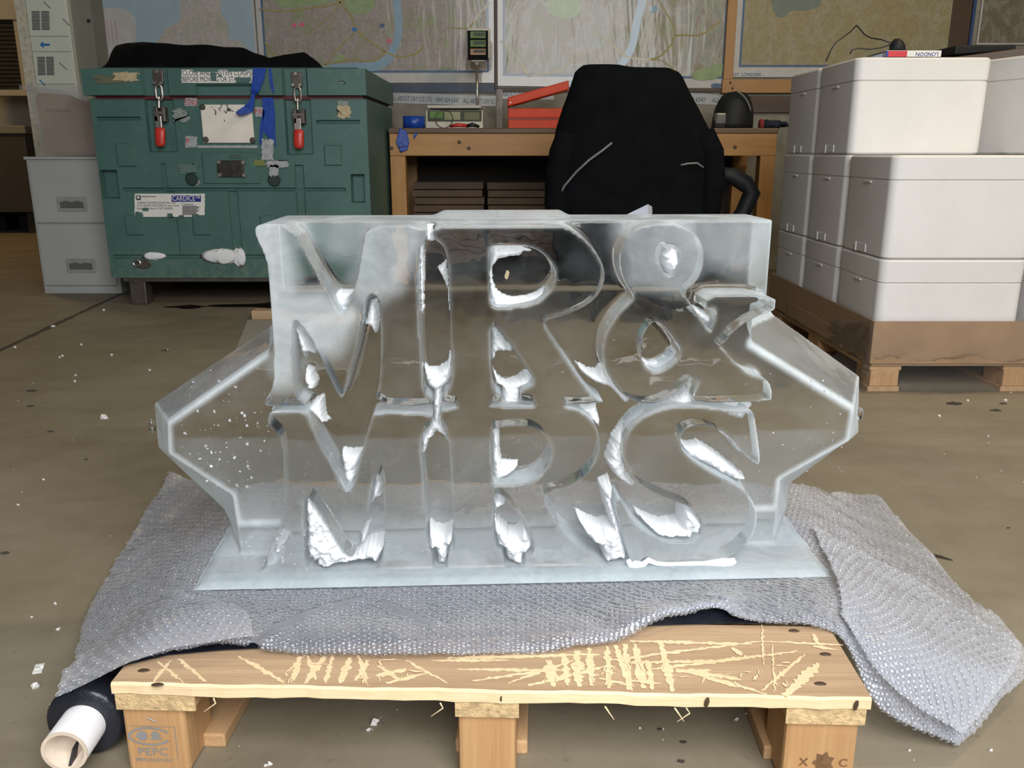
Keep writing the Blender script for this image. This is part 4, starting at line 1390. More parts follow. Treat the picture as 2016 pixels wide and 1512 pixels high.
prof = [(127, 1158, 1240, .03), (128.5, 1148, 1285, .06), (134, 1140, 1318, .08), (142, 1132, 1337, .095), (152, 1129, 1345, .105), (180, 1120, 1358, .13), (215, 1107, 1377, .15), (250, 1096, 1395, .165), (300, 1086, 1412, .18), (340, 1083, 1424, .19), (375, 1081, 1424, .19), (420, 1082, 1415, .19), (470, 1088, 1400, .18), (515, 1096, 1392, .17), (540, 1100, 1388, .165)]
rings = []
NS = 72
for k, (v, ua, ub, th) in enumerate(prof):
    pa, pb = PY(ua, v, HY), PY(ub, v, HY)
    cx, hw = (pa.x + pb.x) / 2, (pb.x - pa.x) / 2
    rg = []
    for i in range(NS):
        q = 2 * math.pi * i / NS
        c_, s_ = math.cos(q), math.sin(q)
        ex = 2 / 2.8
        fold = 1 + (.03 + .012 * k / 3) * .5 * math.sin(9 * q + .25 * k) * min(1, k / 5) * .6 + .012 * math.sin(17 * q - .4 * k) * min(1, k / 4)
        x = cx + hw * math.copysign(abs(c_) ** ex, c_)
        y = HY + th * .15 + th * math.copysign(abs(s_) ** ex, s_) * fold * .72
        rg.append(Vector((x, y, pa.z - (.035 * max(0, x - cx) / max(hw, .01) if k < 2 else 0))))
    rings.append(rg)
J = thing('black_jacket', 'black jacket with grey piping draped over the office chair', 'jacket', (hx, HY, .5))
o = obj('jacket_body', MB().loft(rings), M_black, J, True)
ss = o.modifiers.new('soft', 'SUBSURF')
ss.levels = ss.render_levels = 1
ss.subdivision_type = 'SIMPLE'


def jacket_line(pts, dy=.0):
    out = []
    for u, v in pts:
        # front surface of the jacket at that height
        ths = np.interp(v, [p[0] for p in prof], [p[3] for p in prof])
        ua = np.interp(v, [p[0] for p in prof], [p[1] for p in prof])
        ub = np.interp(v, [p[0] for p in prof], [p[2] for p in prof])
        s = min(1, abs((u - (ua + ub) / 2) / ((ub - ua) / 2)))
        dep = (1 - s ** 2.8) ** (1 / 2.8)
        out.append(PY(u, v, HY + ths * .15 - ths * .74 * dep - .006 - dy))
    return out


obj('piping', MB().tube(jacket_line([(1205, 281), (1185, 297), (1160, 315), (1135, 338), (1112, 365), (1100, 385), (1094, 402)], .012), .006, 6), M_piping, J, True)
obj('piping', MB().tube(jacket_line([(1340, 325), (1355, 322), (1372, 321), (1385, 330)], .012), .005, 6), M_piping, J, True)
sl = jacket_line([(1118, 260), (1106, 300), (1098, 345), (1094, 400), (1100, 450)], -.02)
obj('sleeve', MB().tube(sl, [.05, .06, .06, .055, .05], 14), M_black, J, True)
sl = jacket_line([(1385, 260), (1400, 300), (1402, 345), (1398, 400), (1392, 450)], -.02)
obj('sleeve', MB().tube(sl, [.05, .06, .06, .055, .05], 14), M_black, J, True)
obj('snap', MB().lathe([(.008, 0), (.005, .005)], Matrix.Translation(jacket_line([(1082.5, 401)], .03)[0] + Vector((.02, -.03, 0))) @ Matrix.Rotation(R(90), 4, 'X'), 8), M_metal, J)

# ================================================================== pallet of white foam boxes
FX0, FYF = 1.262, 2.93
t = thing('loaded_pallet', 'wrapped wooden pallet beneath the white foam boxes', 'pallet', (FX0 + .5, FYF + .6, 0))
PW, PD = 1.05, 1.22
for k in range(6):
    y = FYF + k * (PD - .12) / 5
    obj('deck_board', MB().box(FX0, FX0 + PW, y, y + .12, .095, .117), M_pine_x, t, bevel=.002)
for i in range(3):
    x = FX0 + i * (PW - .11) / 2
    obj('bearer', MB().box(x, x + .11, FYF + .01, FYF + PD - .01, .078, .095), M_pine_y, t)
    obj('base_board', MB().box(x, x + .11, FYF + .01, FYF + PD - .01, 0, .018), M_pine_y, t)
    for j in range(3):
        y = FYF + .01 + j * (PD - .15) / 2
        obj('block', MB().box(x + .005, x + .105, y, y + .13, .018, .078), M_pine_z, t, bevel=.003)
# tray
TZ0, TZ1 = .118, .256
T = thing('cardboard_tray', 'brown cardboard tray around the bottom of the foam boxes', 'tray', (FX0 + .5, FYF + .6, TZ0))
e = .012
obj('front_wall', MB().box(FX0 - e, FX0 + PW, FYF - e, FYF - e + .006, TZ0 - .012, TZ1), M_kraft, T)
obj('left_wall', MB().box(FX0 - e, FX0 - e + .006, FYF - e + .006, FYF + PD, TZ0 - .012, TZ1), M_kraft, T)
obj('right_wall', MB().box(FX0 + PW - .006, FX0 + PW, FYF - e + .006, FYF + PD, TZ0 - .012, TZ1), M_kraft, T)
obj('back_wall', MB().box(FX0 - e + .006, FX0 + PW - .006, FYF + PD - .006, FYF + PD, TZ0 - .012, TZ1), M_kraft, T)
obj('tray_floor', MB().box(FX0 - e + .006, FX0 + PW - .006, FYF, FYF + PD - .006, TZ0, TZ0 + .005), M_kraft, T)
obj('folded_lip', MB().box(FX0 - e - .006, FX0 - e - .001, FYF + .25, FYF + .9, TZ0 - .01, TZ0 + .05), M_kraft, T)

BW, BD, BH, LIDH = .50, .395, .343, .032
FB0 = TZ0 + .006


def foam_box(x, y, z, label, rot=0.0, slots=True):
    t = thing('foam_box', label, 'box', (x + BW / 2, y + BD / 2, z), 'white foam boxes on the pallet')
    cxx, cyy = x + BW / 2, y + BD / 2
    M = Matrix.Translation((cxx, cyy, 0)) @ Matrix.Rotation(rot, 4, 'Z') @ Matrix.Translation((-cxx, -cyy, 0))

    def rr(i, zz, r=.03):
        pts = []
        for (qx, qy, a0) in ((x + BW - i - r, y + i + r, -90), (x + BW - i - r, y + BD - i - r, 0), (x + i + r, y + BD - i - r, 90), (x + i + r, y + i + r, 180)):
            for k in range(8):
                a = R(a0 + 90 * k / 7)
                pts.append(M @ Vector((qx + r * math.cos(a), qy + r * math.sin(a), zz)))
        return pts
    zl = z + BH - LIDH - .05
    obj('tub', MB().loft([rr(.008, z), rr(.002, z + .006), rr(.002, zl - .003), rr(.005, zl)]), M_foam, t, 'auto')
    obj('lid', MB().loft([rr(.005, zl + .0005), rr(.0015, zl + .004), rr(.0, z + BH - .008), rr(.006, z + BH - .001)]), M_foam, t, 'auto')
    if slots:
        # finger notch on the narrow left side, near the base, and small rib dashes by the lid
        mb = MB()
        obj('notch', MB().box(x - .001, x + .004, y + BD * .40, y + BD * .60, z + .008, z + .035, M), plain('notch_shade_foam', (.62, .61, .585), .7), t)
        obj('notch_tab', MB().box(x - .004, x + .004, y + BD * .60, y + BD * .645, z + .004, z + .036, M), M_foam, t, bevel=.003)
        obj('rib', MB().box(x - .0035, x + .004, y + BD * .42, y + BD * .56, zl - .012, zl - .007, M), M_foam, t)
    return t


gap = .008
ycol = [FYF + .004, FYF + .004 + BD + gap, FYF + .004 + 2 * (BD + gap)]
xL, xR = FX0, FX0 + BW + .02
names_row = ['front', 'middle', 'rear']
for r_ in range(3):
    for lev in range(2 if r_ == 0 else 3):
        lv = ['bottom', 'second', 'top'][lev]
        if r_ == 0:
            lv = ['bottom', 'upper'][lev]
        xo = rnd.uniform(-.003, .003)
        z = FB0 + lev * (BH + .001)
        foam_box(xL + xo, ycol[r_], z, f'{lv} white foam box in the {names_row[r_]} stack of the left column')
        if r_ == 0:
            foam_box(xR, ycol[r_] - .02, z - .0, f'{lv} white foam box in the front stack of the right column, cut by the frame')
        elif r_ == 1:
            if lev < 2:
                foam_box(xR, ycol[r_], z, f'{lv} white foam box in the middle stack of the right column')
            else:
                foam_box(xR + .035, ycol[r_] - .16, z + .001, 'skewed white foam box on top of the right column', R(16), False)
        else:
            foam_box(xR, ycol[r_], z, f'{lv} white foam box in the rear stack of the right column')
ztop = FB0 + 3 * (BH + .001)

# stretch film round the tray and pallet
mb = MB()
rings = []
path = [(FX0 - .022, FYF + .35), (FX0 - .022, FYF + .1), (FX0 - .018, FYF - .018), (FX0 + .12, FYF - .026), (FX0 + .35, FYF - .024), (FX0 + .7, FYF - .026), (FX0 + PW + .01, FYF - .022)]
for i in range(61):
    f = i / 60 * (len(path) - 1)
    k = min(int(f), len(path) - 2)
    g = f - k
    x, y = path[k][0] * (1 - g) + path[k + 1][0] * g, path[k][1] * (1 - g) + path[k + 1][1] * g
    col = []
    for j in range(15):
        z = .014 + (.275 - .014) * j / 14
        if i < 20:
            z = .014 + (.275 - .03 * (20 - i) / 8 - .014) * j / 14
        dd = .008 * math.sin(i * 1.3 + j * 2.1) + .007 * math.sin(i * .55 - j * 1.2)
        s = .03 * math.exp(-((j - 4) / 2.2) ** 2)
        col.append(Vector((x + (dd * .5 + s if i < 17 else 0), y + (dd * .6 - .004 + s if i >= 17 else 0), z)))
    rings.append(col)
mb = MB()
nj_ = 15
for c_ in rings:
    mb.v += [tuple(p) for p in c_]
for i in range(60):
    for j in range(14):
        mb.f.append((i * nj_ + j, (i + 1) * nj_ + j, (i + 1) * nj_ + j + 1, i * nj_ + j + 1))
tag(obj('stretch_film', mb, M_stretch, None, True), 'clear wrinkled stretch film around the brown tray and pallet corner', 'film')

# things on the foam boxes
by1, by2 = ycol[1] + .02, ycol[1] + .25
a = PY(1745, 106, by1)
b = PY(1853, 106, by1)
t = thing('map_booklet', 'red white and blue booklet lying upside down on the foam boxes', 'booklet', ((a.x + b.x) / 2, by1 + .1, ztop + .001))
zb = PY(1800, 100, by1).z - ztop
zb = max(.016, zb)
r0 = PY(1786, 104, by1).x
b0 = PY(1745, 104, by1).x
obj('pages', MB().box(b0 + .002, b.x - .002, by1 + .004, by1 + .2, ztop + .004, ztop + zb - .003), M_paper, t)
obj('spine_white', MB().box(r0, b.x, by1, by1 + .004, ztop + .002, ztop + zb), M_paper, t)
obj('spine_red', MB().box(PY(1749, 104, by1).x, r0, by1 - .0005, by1 + .004, ztop + .002, ztop + zb), plain('red_cover', (.55, .04, .05), .4), t)
obj('spine_blue', MB().box(b0, PY(1749, 104, by1).x, by1, by1 + .004, ztop + .002, ztop + zb), plain('blue_cover', (.03, .05, .3), .4), t)
obj('cover', MB().box(b0, b.x, by1, by1 + .2, ztop + zb, ztop + zb + .001), M_paper, t)
obj('lettering', text_mesh('LONDON', zb * .85, Matrix.Translation(((PY(1825, 106, by1)).x, by1 - .0008, ztop + zb * .5)) @ Matrix.Rotation(math.pi, 4, 'Y'), .0004), M_navyink, t)
# grey-blue flat pouch left of booklet
a = PY(1718, 105, by1)
tag(obj('flat_pouch', MB().hexa([Vector((a.x, by1 + .02, ztop)), Vector((b0 - .004, by1 + .02, ztop)), Vector((a.x + .02, by1 + .2, ztop)), Vector((b0 - .004, by1 + .2, ztop)), Vector((a.x + .01, by1 + .03, ztop + .006)), Vector((b0 - .004, by1 + .02, ztop + .016)), Vector((a.x + .03, by1 + .19, ztop + .008)), Vector((b0 - .004, by1 + .19, ztop + .016))]), plain('grey_blue_card', (.16, .19, .22), .5), None), 'flat grey blue folder tucked beside the booklet', 'folder')
# black charger and its cable
ca = PY(1768, 92, by1 + .06)
rings = []
for f, s in ((0, .8), (.1, 1), (.5, .95), (.8, .7), (1, .3)):
    rings.append([Vector((ca.x + .029 * s * math.cos(q) - .006 * f, by1 + .06 + .03 * s * math.sin(q), ztop + zb + .002 + .046 * f)) for q in [2 * math.pi * i / 16 for i in range(16)]])
t = thing('mains_adapter', 'black mains adapter with a looping cable on the booklet', 'adapter', (ca.x, by1 + .06, ztop + zb))
obj('adapter_body', MB().loft(rings), M_blackpl, t, True)
cpts = [(1626, 121), (1636, 98), (1645, 84), (1660, 73), (1675, 62), (1686, 50), (1694, 58), (1702, 68), (1715, 75), (1735, 78), (1752, 84)]
cp3 = [PY(u, v, by1 + .3 - .24 * max(0, (i - 4) / 6)) for i, (u, v) in enumerate(cpts)]
obj('cable', MB().tube(cp3, .0026, 6), M_rubber, t, True)
cp3 = [PY(u, v, by1 + .05) for u, v in ((1752, 88), (1735, 94), (1712, 97), (1690, 95), (1677, 99), (1674, 106))]
obj('cable', MB().tube(cp3, .0026, 6), M_rubber, t, True)
# dark plank with a black tray at the upper right
pk = PY(1862, 104, ycol[2] - .05), PY(2060, 96, ycol[2] - .05)
t = tag(obj('brown_plank', MB().hexa([Vector((pk[0].x, ycol[2] - .04, ztop + .002)), Vector((pk[1].x, ycol[2] - .2, ztop + .025)), Vector((pk[0].x, ycol[2] + .3, ztop + .002)), Vector((pk[1].x, ycol[2] + .3, ztop + .025)), Vector((pk[0].x, ycol[2] - .04, ztop + .03)), Vector((pk[1].x, ycol[2] - .2, ztop + .075)), Vector((pk[0].x, ycol[2] + .3, ztop + .03)), Vector((pk[1].x, ycol[2] + .3, ztop + .075))]), M_brownwood, None, bevel=.004), 'dark brown plank lying across the rear foam boxes', 'plank')
z_ = ztop + .068
a, b = PY(1864, 92, ycol[2] + .2), PY(1982, 84, ycol[2] + .2)
tag(obj('black_tray', MB().hexa([Vector((a.x, ycol[2] + .12, z_ - .008)), Vector((b.x, ycol[2] + .12, z_ + .01)), Vector((a.x, ycol[2] + .34, z_)), Vector((b.x, ycol[2] + .34, z_ + .01)), Vector((a.x, ycol[2] + .12, z_ + .03)), Vector((b.x, ycol[2] + .12, z_ + .034)), Vector((a.x, ycol[2] + .34, z_ + .03)), Vector((b.x, ycol[2] + .34, z_ + .034))]), M_blackpl, None, bevel=.006), 'flat black tray resting on the brown plank', 'tray')

# flat grey board lying on the floor behind the sculpture
qa = [PZ(488, 632, .0), PZ(700, 632, .0), PZ(700, 720, .0), PZ(452, 720, .0)]
mb = MB()
mb.add([p for p in qa] + [p + Vector((0, 0, .006)) for p in qa], [(0, 1, 2, 3), (7, 6, 5, 4), (0, 4, 5, 1), (1, 5, 6, 2), (2, 6, 7, 3), (3, 7, 4, 0)])
tag(obj('grey_board', mb, M_greycard), 'flat grey board lying on the floor behind the left ice wing', 'board')
a, b = PZ(495, 630, 0), PZ(700, 630, 0)
tag(obj('timber_batten', MB().box(a.x, b.x, a.y + .005, a.y + .09, 0, .045), M_pine_x, None, bevel=.003), 'short timber batten on the floor at the grey board end', 'batten')

# ================================================================== foreground pallet
YAW = R(-1.9)
PO = Vector((-.034, .975, 0))
PM = Matrix.Translation(PO) @ Matrix.Rotation(YAW, 4, 'Z')
PL = thing('wooden_pallet', 'raw pine pallet scarred with saw cuts, beneath the ice sculpture', 'pallet', PO)
PWD, PDP = .992, .78
hx_ = PWD / 2


def pbox(name, x0, x1, y0, y1, z0, z1, mat, bevel=.002, parent=None):
    return obj(name, MB().box(x0, x1, y0, y1, z0, z1, PM), mat, parent or PL, bevel=bevel)


def front_board(y0, y1, z0, z1, cut=False):
    """deck board with an uneven sawn front edge"""
    n = 46
    mb = MB()
    rings = []
    for i in range(n + 1):
        x = -hx_ + PWD * i / n
        e = .0012 * math.sin(i * .7) + .0008 * math.sin(i * 2.3) if cut else 0
        ez = .0008 * math.sin(i * .45 + 1) + (.0005 * math.sin(i * 1.7) if cut else 0)
        rings.append([PM @ Vector((x, y0 + e, z0 + ez)), PM @ Vector((x, y1, z0)), PM @ Vector((x, y1, z1)), PM @ Vector((x, y0 + .003 + e, z1)), PM @ Vector((x, y0 + e, z1 - .003))])
    return mb.loft(rings)


o = obj('deck_board', front_board(0, .172, .127, .144, True), M_pine_x, PL)
o.data.materials.append(M_pine_cut)
for p in o.data.polygons:
    if p.normal.y < -.5:
        p.material_index = 1
for y in (.26, .46, .655):
    obj('deck_board', front_board(y, y + .12, .122, .144), M_pine_x, PL)
for i, x in enumerate((-hx_ + .003, -.04, hx_ - .105)):
    wd = (.105, .082, .1)[i]
    pbox('stringer', x, x + wd, .006, PDP - .01, .103, .1265, M_pine_y, .003)
    pbox('stringer_end', x - .001, x + wd + .001, .0025, .0062, .102, .1262, M_endgrain, .0)
    pbox('base_board', x - .008, x + wd + .012, .06, PDP - .02, 0, .022, M_pine_y, .003)
    for j, y in enumerate((.008, .33, .63)):
        o = pbox('block', x + .002, x + wd - (.018 if i == 0 else .003), y, y + (.088 if j == 0 else .14), 0 if j == 0 else .022, .103, M_pine_z, .006)

# saw scars on the front board
scars = MB()
marks = [(310, 1302, 362, 1345, 4), (352, 1297, 405, 1342, 6), (470, 1292, 560, 1343, 6), (335, 1300, 300, 1345, 5), (600, 1290, 566, 1322, 4), (590, 1292, 578, 1340, 8), (606, 1290, 622, 1338, 6),
         (640, 1292, 600, 1345, 9), (655, 1291, 640, 1345, 7), (690, 1294, 670, 1345, 10), (705, 1290, 722, 1345, 6), (725, 1300, 700, 1340, 8), (745, 1310, 790, 1340, 5), (740, 1330, 800, 1318, 9), (760, 1345, 840, 1325, 8),
         (800, 1300, 880, 1345, 5), (850, 1300, 1000, 1300, 5), (880, 1296, 1180, 1288, 8), (900, 1318, 1120, 1320, 6), (930, 1340, 1090, 1318, 5), (1000, 1345, 1130, 1300, 5), (1040, 1350, 1200, 1310, 8), (1080, 1300, 1090, 1352, 14), (1110, 1290, 1118, 1350, 10),
         (1135, 1280, 1140, 1352, 13), (1160, 1275, 1165, 1350, 10), (1195, 1272, 1200, 1355, 9), (1212, 1270, 1245, 1360, 9), (1230, 1268, 1236, 1358, 9), (1250, 1268, 1268, 1355, 12), (1275, 1300, 1285, 1358, 9), (1300, 1260, 1325, 1362, 11), (1200, 1300, 1500, 1262, 6), (1240, 1262, 1480, 1268, 7), (1240, 1305, 1440, 1300, 6), (1280, 1318, 1570, 1282, 7),
         (1330, 1318, 1460, 1338, 9), (1350, 1322, 1510, 1366, 7), (1400, 1320, 1330, 1322, 8), (1500, 1360, 1585, 1288, 5), (1545, 1370, 1612, 1306, 14), (1500, 1262, 1660, 1270, 5), (1600, 1248, 1612, 1270, 7), (1520, 1268, 1525, 1365, 3), (1500, 1230, 1503, 1310, 3), (1440, 1275, 1460, 1290, 8), (1600, 1272, 1650, 1280, 6), (1240, 1340, 1300, 1345, 5), (1180, 1335, 1250, 1352, 5)]
for k in range(60):
    u = rnd.choice((rnd.uniform(440, 820), rnd.uniform(1020, 1330), rnd.uniform(1180, 1560)))
    v = rnd.uniform(1300, 1345)
    a_ = rnd.choice((rnd.uniform(-.3, .3), rnd.uniform(1.2, 1.9)))
    l_ = rnd.uniform(12, 45)
    marks.append((u, v, u + l_ * math.cos(a_), min(1352, v + l_ * .5 * math.sin(a_)), rnd.uniform(1.2, 3.5)))
for im, (u0, v0, u1, v1, wpx) in enumerate(marks):
    wpx = wpx * 1.5
    p, q = PZ(u0, v0, .1442 + im * .00002), PZ(u1, v1, .1442 + im * .00002)
    d = (q - p)
    L = d.length
    d.normalize()
    nn = Vector((-d.y, d.x, 0))
    nseg = max(4, int(L / .0045))
    prev = None
    for i in range(nseg + 1):
        f = i / nseg
        wv = wpx / 1250 * .5 * (.35 + .65 * math.sin(math.pi * min(1, max(.08, f)))) * rnd.uniform(.45, 1.35)
        c_ = p.lerp(q, f) + nn * rnd.uniform(-.0012, .0012)
        cur = (c_ + nn * wv, c_ - nn * wv)
        if prev:
            scars.add([prev[0], prev[1], cur[1], cur[0]], [(0, 1, 2, 3)])
        prev = cur
tag(obj('saw_scars', scars, M_pine_cut, PL), 'pale fresh saw cuts', None, None, 'stuff')
for (u, v) in ((283, 1320), (310, 1348), (1563, 1242), (1625, 1288), (1615, 1346)):
    p = PZ(u, v, .1441)
    obj('nail_hole', MB().lathe([(.0085, 0), (.006, .0012)], Matrix.Translation(p) @ Matrix.Scale(.55, 4, (0, 1, 0)), 10), M_brownwood, PL)
for (u, v, hh) in ((988, 1368, .014), (1388, 1372, .016), (1675, 1388, .016)):
    p = PM @ Vector((PZ(u, 1365, .138).x - PO.x, -.0012, .134))
    obj('edge_knot', MB().lathe([(.0055, 0), (.003, .0006)], Matrix.Translation(p) @ Matrix.Scale(1.5, 4, (.3, 0, 1)) @ Matrix.Scale(.6, 4, (1, 0, 0)) @ Matrix.Rotation(R(90), 4, 'X'), 7), M_brownwood, PL)
for k in range(5):
    x = (-.06, .245, .26, .155, -.36)[k]
    p = PM @ Vector((x, 0, .124))
    obj('splinter', MB().tube([p, p + Vector((.004, -.005, -.004)), p + Vector((.012 * (1 if k % 2 else -1), -.006, -.016))], [.0012, .001, .0003], 5), M_pine_cut, PL)
# stamps on the left and right blocks
BYF = .008


def blockpt(x, z):
    return PM @ Vector((x, BYF - .0012, z))


xl = -hx_ + .040
obj('stamp_lettering', text_mesh('PEFC', .017, Matrix.Translation(blockpt(xl + .002, .0335)) @ Matrix.Rotation(YAW, 4, 'Z'), .0002, 'CENTER', 1.15), M_greyink, PL)
obj('stamp_lettering', text_mesh('PEFC/16-37-014', .0075, Matrix.Translation(blockpt(xl + .002, .0205)) @ Matrix.Rotation(YAW, 4, 'Z'), .0002, 'CENTER', 1.0), M_greyink, PL)
mb = MB()
for k in range(22):
    q0, q1 = R(25 + k * 14), R(25 + (k + 1) * 14)
    mb.add([blockpt(xl + .030 * math.cos(q0), .058 + .0145 * math.sin(q0)), blockpt(xl + .026 * math.cos(q0), .058 + .0118 * math.sin(q0)), blockpt(xl + .026 * math.cos(q1), .058 + .0118 * math.sin(q1)), blockpt(xl + .030 * math.cos(q1), .058 + .0145 * math.sin(q1))], [(0, 1, 2, 3)])
for cx_, pts in ((-.010, [(-.009, 0), (-.004, .008), (.004, .007), (.008, 0), (.003, -.007), (-.004, -.006)]), (.008, [(0, .009), (.008, .002), (.004, .001), (.009, -.005), (-.008, -.005), (-.003, .001), (-.007, .002)])):
    mb.add([blockpt(xl + cx_ + a_, .058 + b__) for a_, b__ in pts], [tuple(range(len(pts)))])
obj('stamp_logo', mb, M_greyink, PL)
mb = MB()
for (xa, xb, za, zb_) in ((-.028, .036, .0735, .0742), (.0352, .036, .024, .0742)):
    mb.add([blockpt(xl + xa, za), blockpt(xl + xb, za), blockpt(xl + xb, zb_), blockpt(xl + xa, zb_)], [(0, 1, 2, 3)])
obj('stamp_frame', mb, M_greyink, PL)
obj('staple', MB().tube([blockpt(xl + .0, .088), blockpt(xl + .012, .081)], .0012, 6), M_metal, PL)
xr_ = hx_ - .05
mb = MB()
M_stampbrown = plain('burnt_brown_stamp', (.16, .085, .035), .8, var=.4, scale=80)
pts = [(.010 * (1 + .5 * (k % 2)) * math.cos(2 * math.pi * k / 14), .012 * (1 + .5 * (k % 2)) * math.sin(2 * math.pi * k / 14)) for k in range(14)]
mb.add([blockpt(xr_ + a_, .040 + b__) for a_, b__ in pts], [tuple(range(14))])
obj('knot_star', mb, M_stampbrown, PL)
for s, dx in (('X', -.026), ('C', .026)):
    obj('stamp_lettering', text_mesh(s, .017, Matrix.Translation(blockpt(xr_ + dx, .040)) @ Matrix.Rotation(YAW, 4, 'Z'), .0002), M_stampbrown, PL)

# black plastic sheet on the pallet under the bubble wrap
bs = [PZ(238, 1312, .1465), PZ(330, 1290, .1465), PZ(440, 1280, .147), PZ(800, 1262, .1465), PZ(1200, 1235, .1465), PZ(1395, 1228, .147), PZ(1625, 1226, .1465)]
back = [Vector((p.x, 1.238, .1465)) for p in bs]
mb = MB()
n = len(bs)
mb.v = [tuple(p) for p in bs] + [tuple(p) for p in back]
mb.f = [(i, i + 1, n + i + 1, n + i) for i in range(n - 1)]
o = tag(obj('black_sheet', mb, M_navy), 'black plastic sheet on the pallet, showing beneath the bubble wrap edge', 'sheet')
sm = o.modifiers.new('thick', 'SOLIDIFY')
sm.thickness = .0008

# black film roll with a white core
ra, rb = PZ(128, 1478, .0535), PZ(252, 1300, .0535)
dr = (rb - ra).normalized()
t = thing('film_roll', 'roll of black film on a white card core, beside the pallet', 'roll', (ra.x, ra.y, 0))
q = dr.to_track_quat('Z', 'Y').to_matrix().to_4x4()
M = Matrix.Translation(ra + dr * .055) @ q
obj('film', MB().lathe([(.030, 0), (.049, .001), (.053, .006), (.053, .115), (.030, .118)], M, 36, False), M_navy, t, True)
M2 = Matrix.Translation(ra - dr * .002) @ q
obj('core', MB().lathe([(.0302, .10), (.0302, .001), (.0295, 0), (.0262, 0), (.0256, .001), (.0256, .3)], M2, 36, False), M_white, t, True)
obj('core_inside', MB().lathe([(.0257, -.0002), (.0252, .0), (.0252, .3), (.001, .302)], M2, 36, False), M_core, t, True)
obj('core_end', MB().lathe([(.0303, .0005), (.0303, -.0006), (.0256, -.0006), (.0256, .0005)], M2, 36, False), M_core, t)
pv = M2 @ Vector((-.003, -.0235, .0))
obj('core_slit', MB().hexa([M2 @ Vector(p) for p in ((-.0045, -.0240, .002), (-.001, -.0245, .002), (-.0045, -.0235, .02), (-.001, -.0235, .02), (-.006, -.005, .012), (-.004, -.005, .012), (-.006, -.003, .03), (-.004, -.003, .03))]), M_ink, t)

# ================================================================== bubble wrap
def catmull(a, n):
    """a: (k, ...) control rows -> resampled along axis 0"""
    k = a.shape[0]
    out = []
    for s in np.linspace(0, k - 1, n):
        i = min(int(s), k - 2)
        f = s - i
        p0, p1, p2, p3 = a[max(i - 1, 0)], a[i], a[i + 1], a[min(i + 2, k - 1)]
        out.append(.5 * (2 * p1 + (p2 - p0) * f + (2 * p0 - 5 * p1 + 4 * p2 - p3) * f * f + (3 * p1 - p0 - 3 * p2 + p3) * f ** 3))
    return np.array(out)


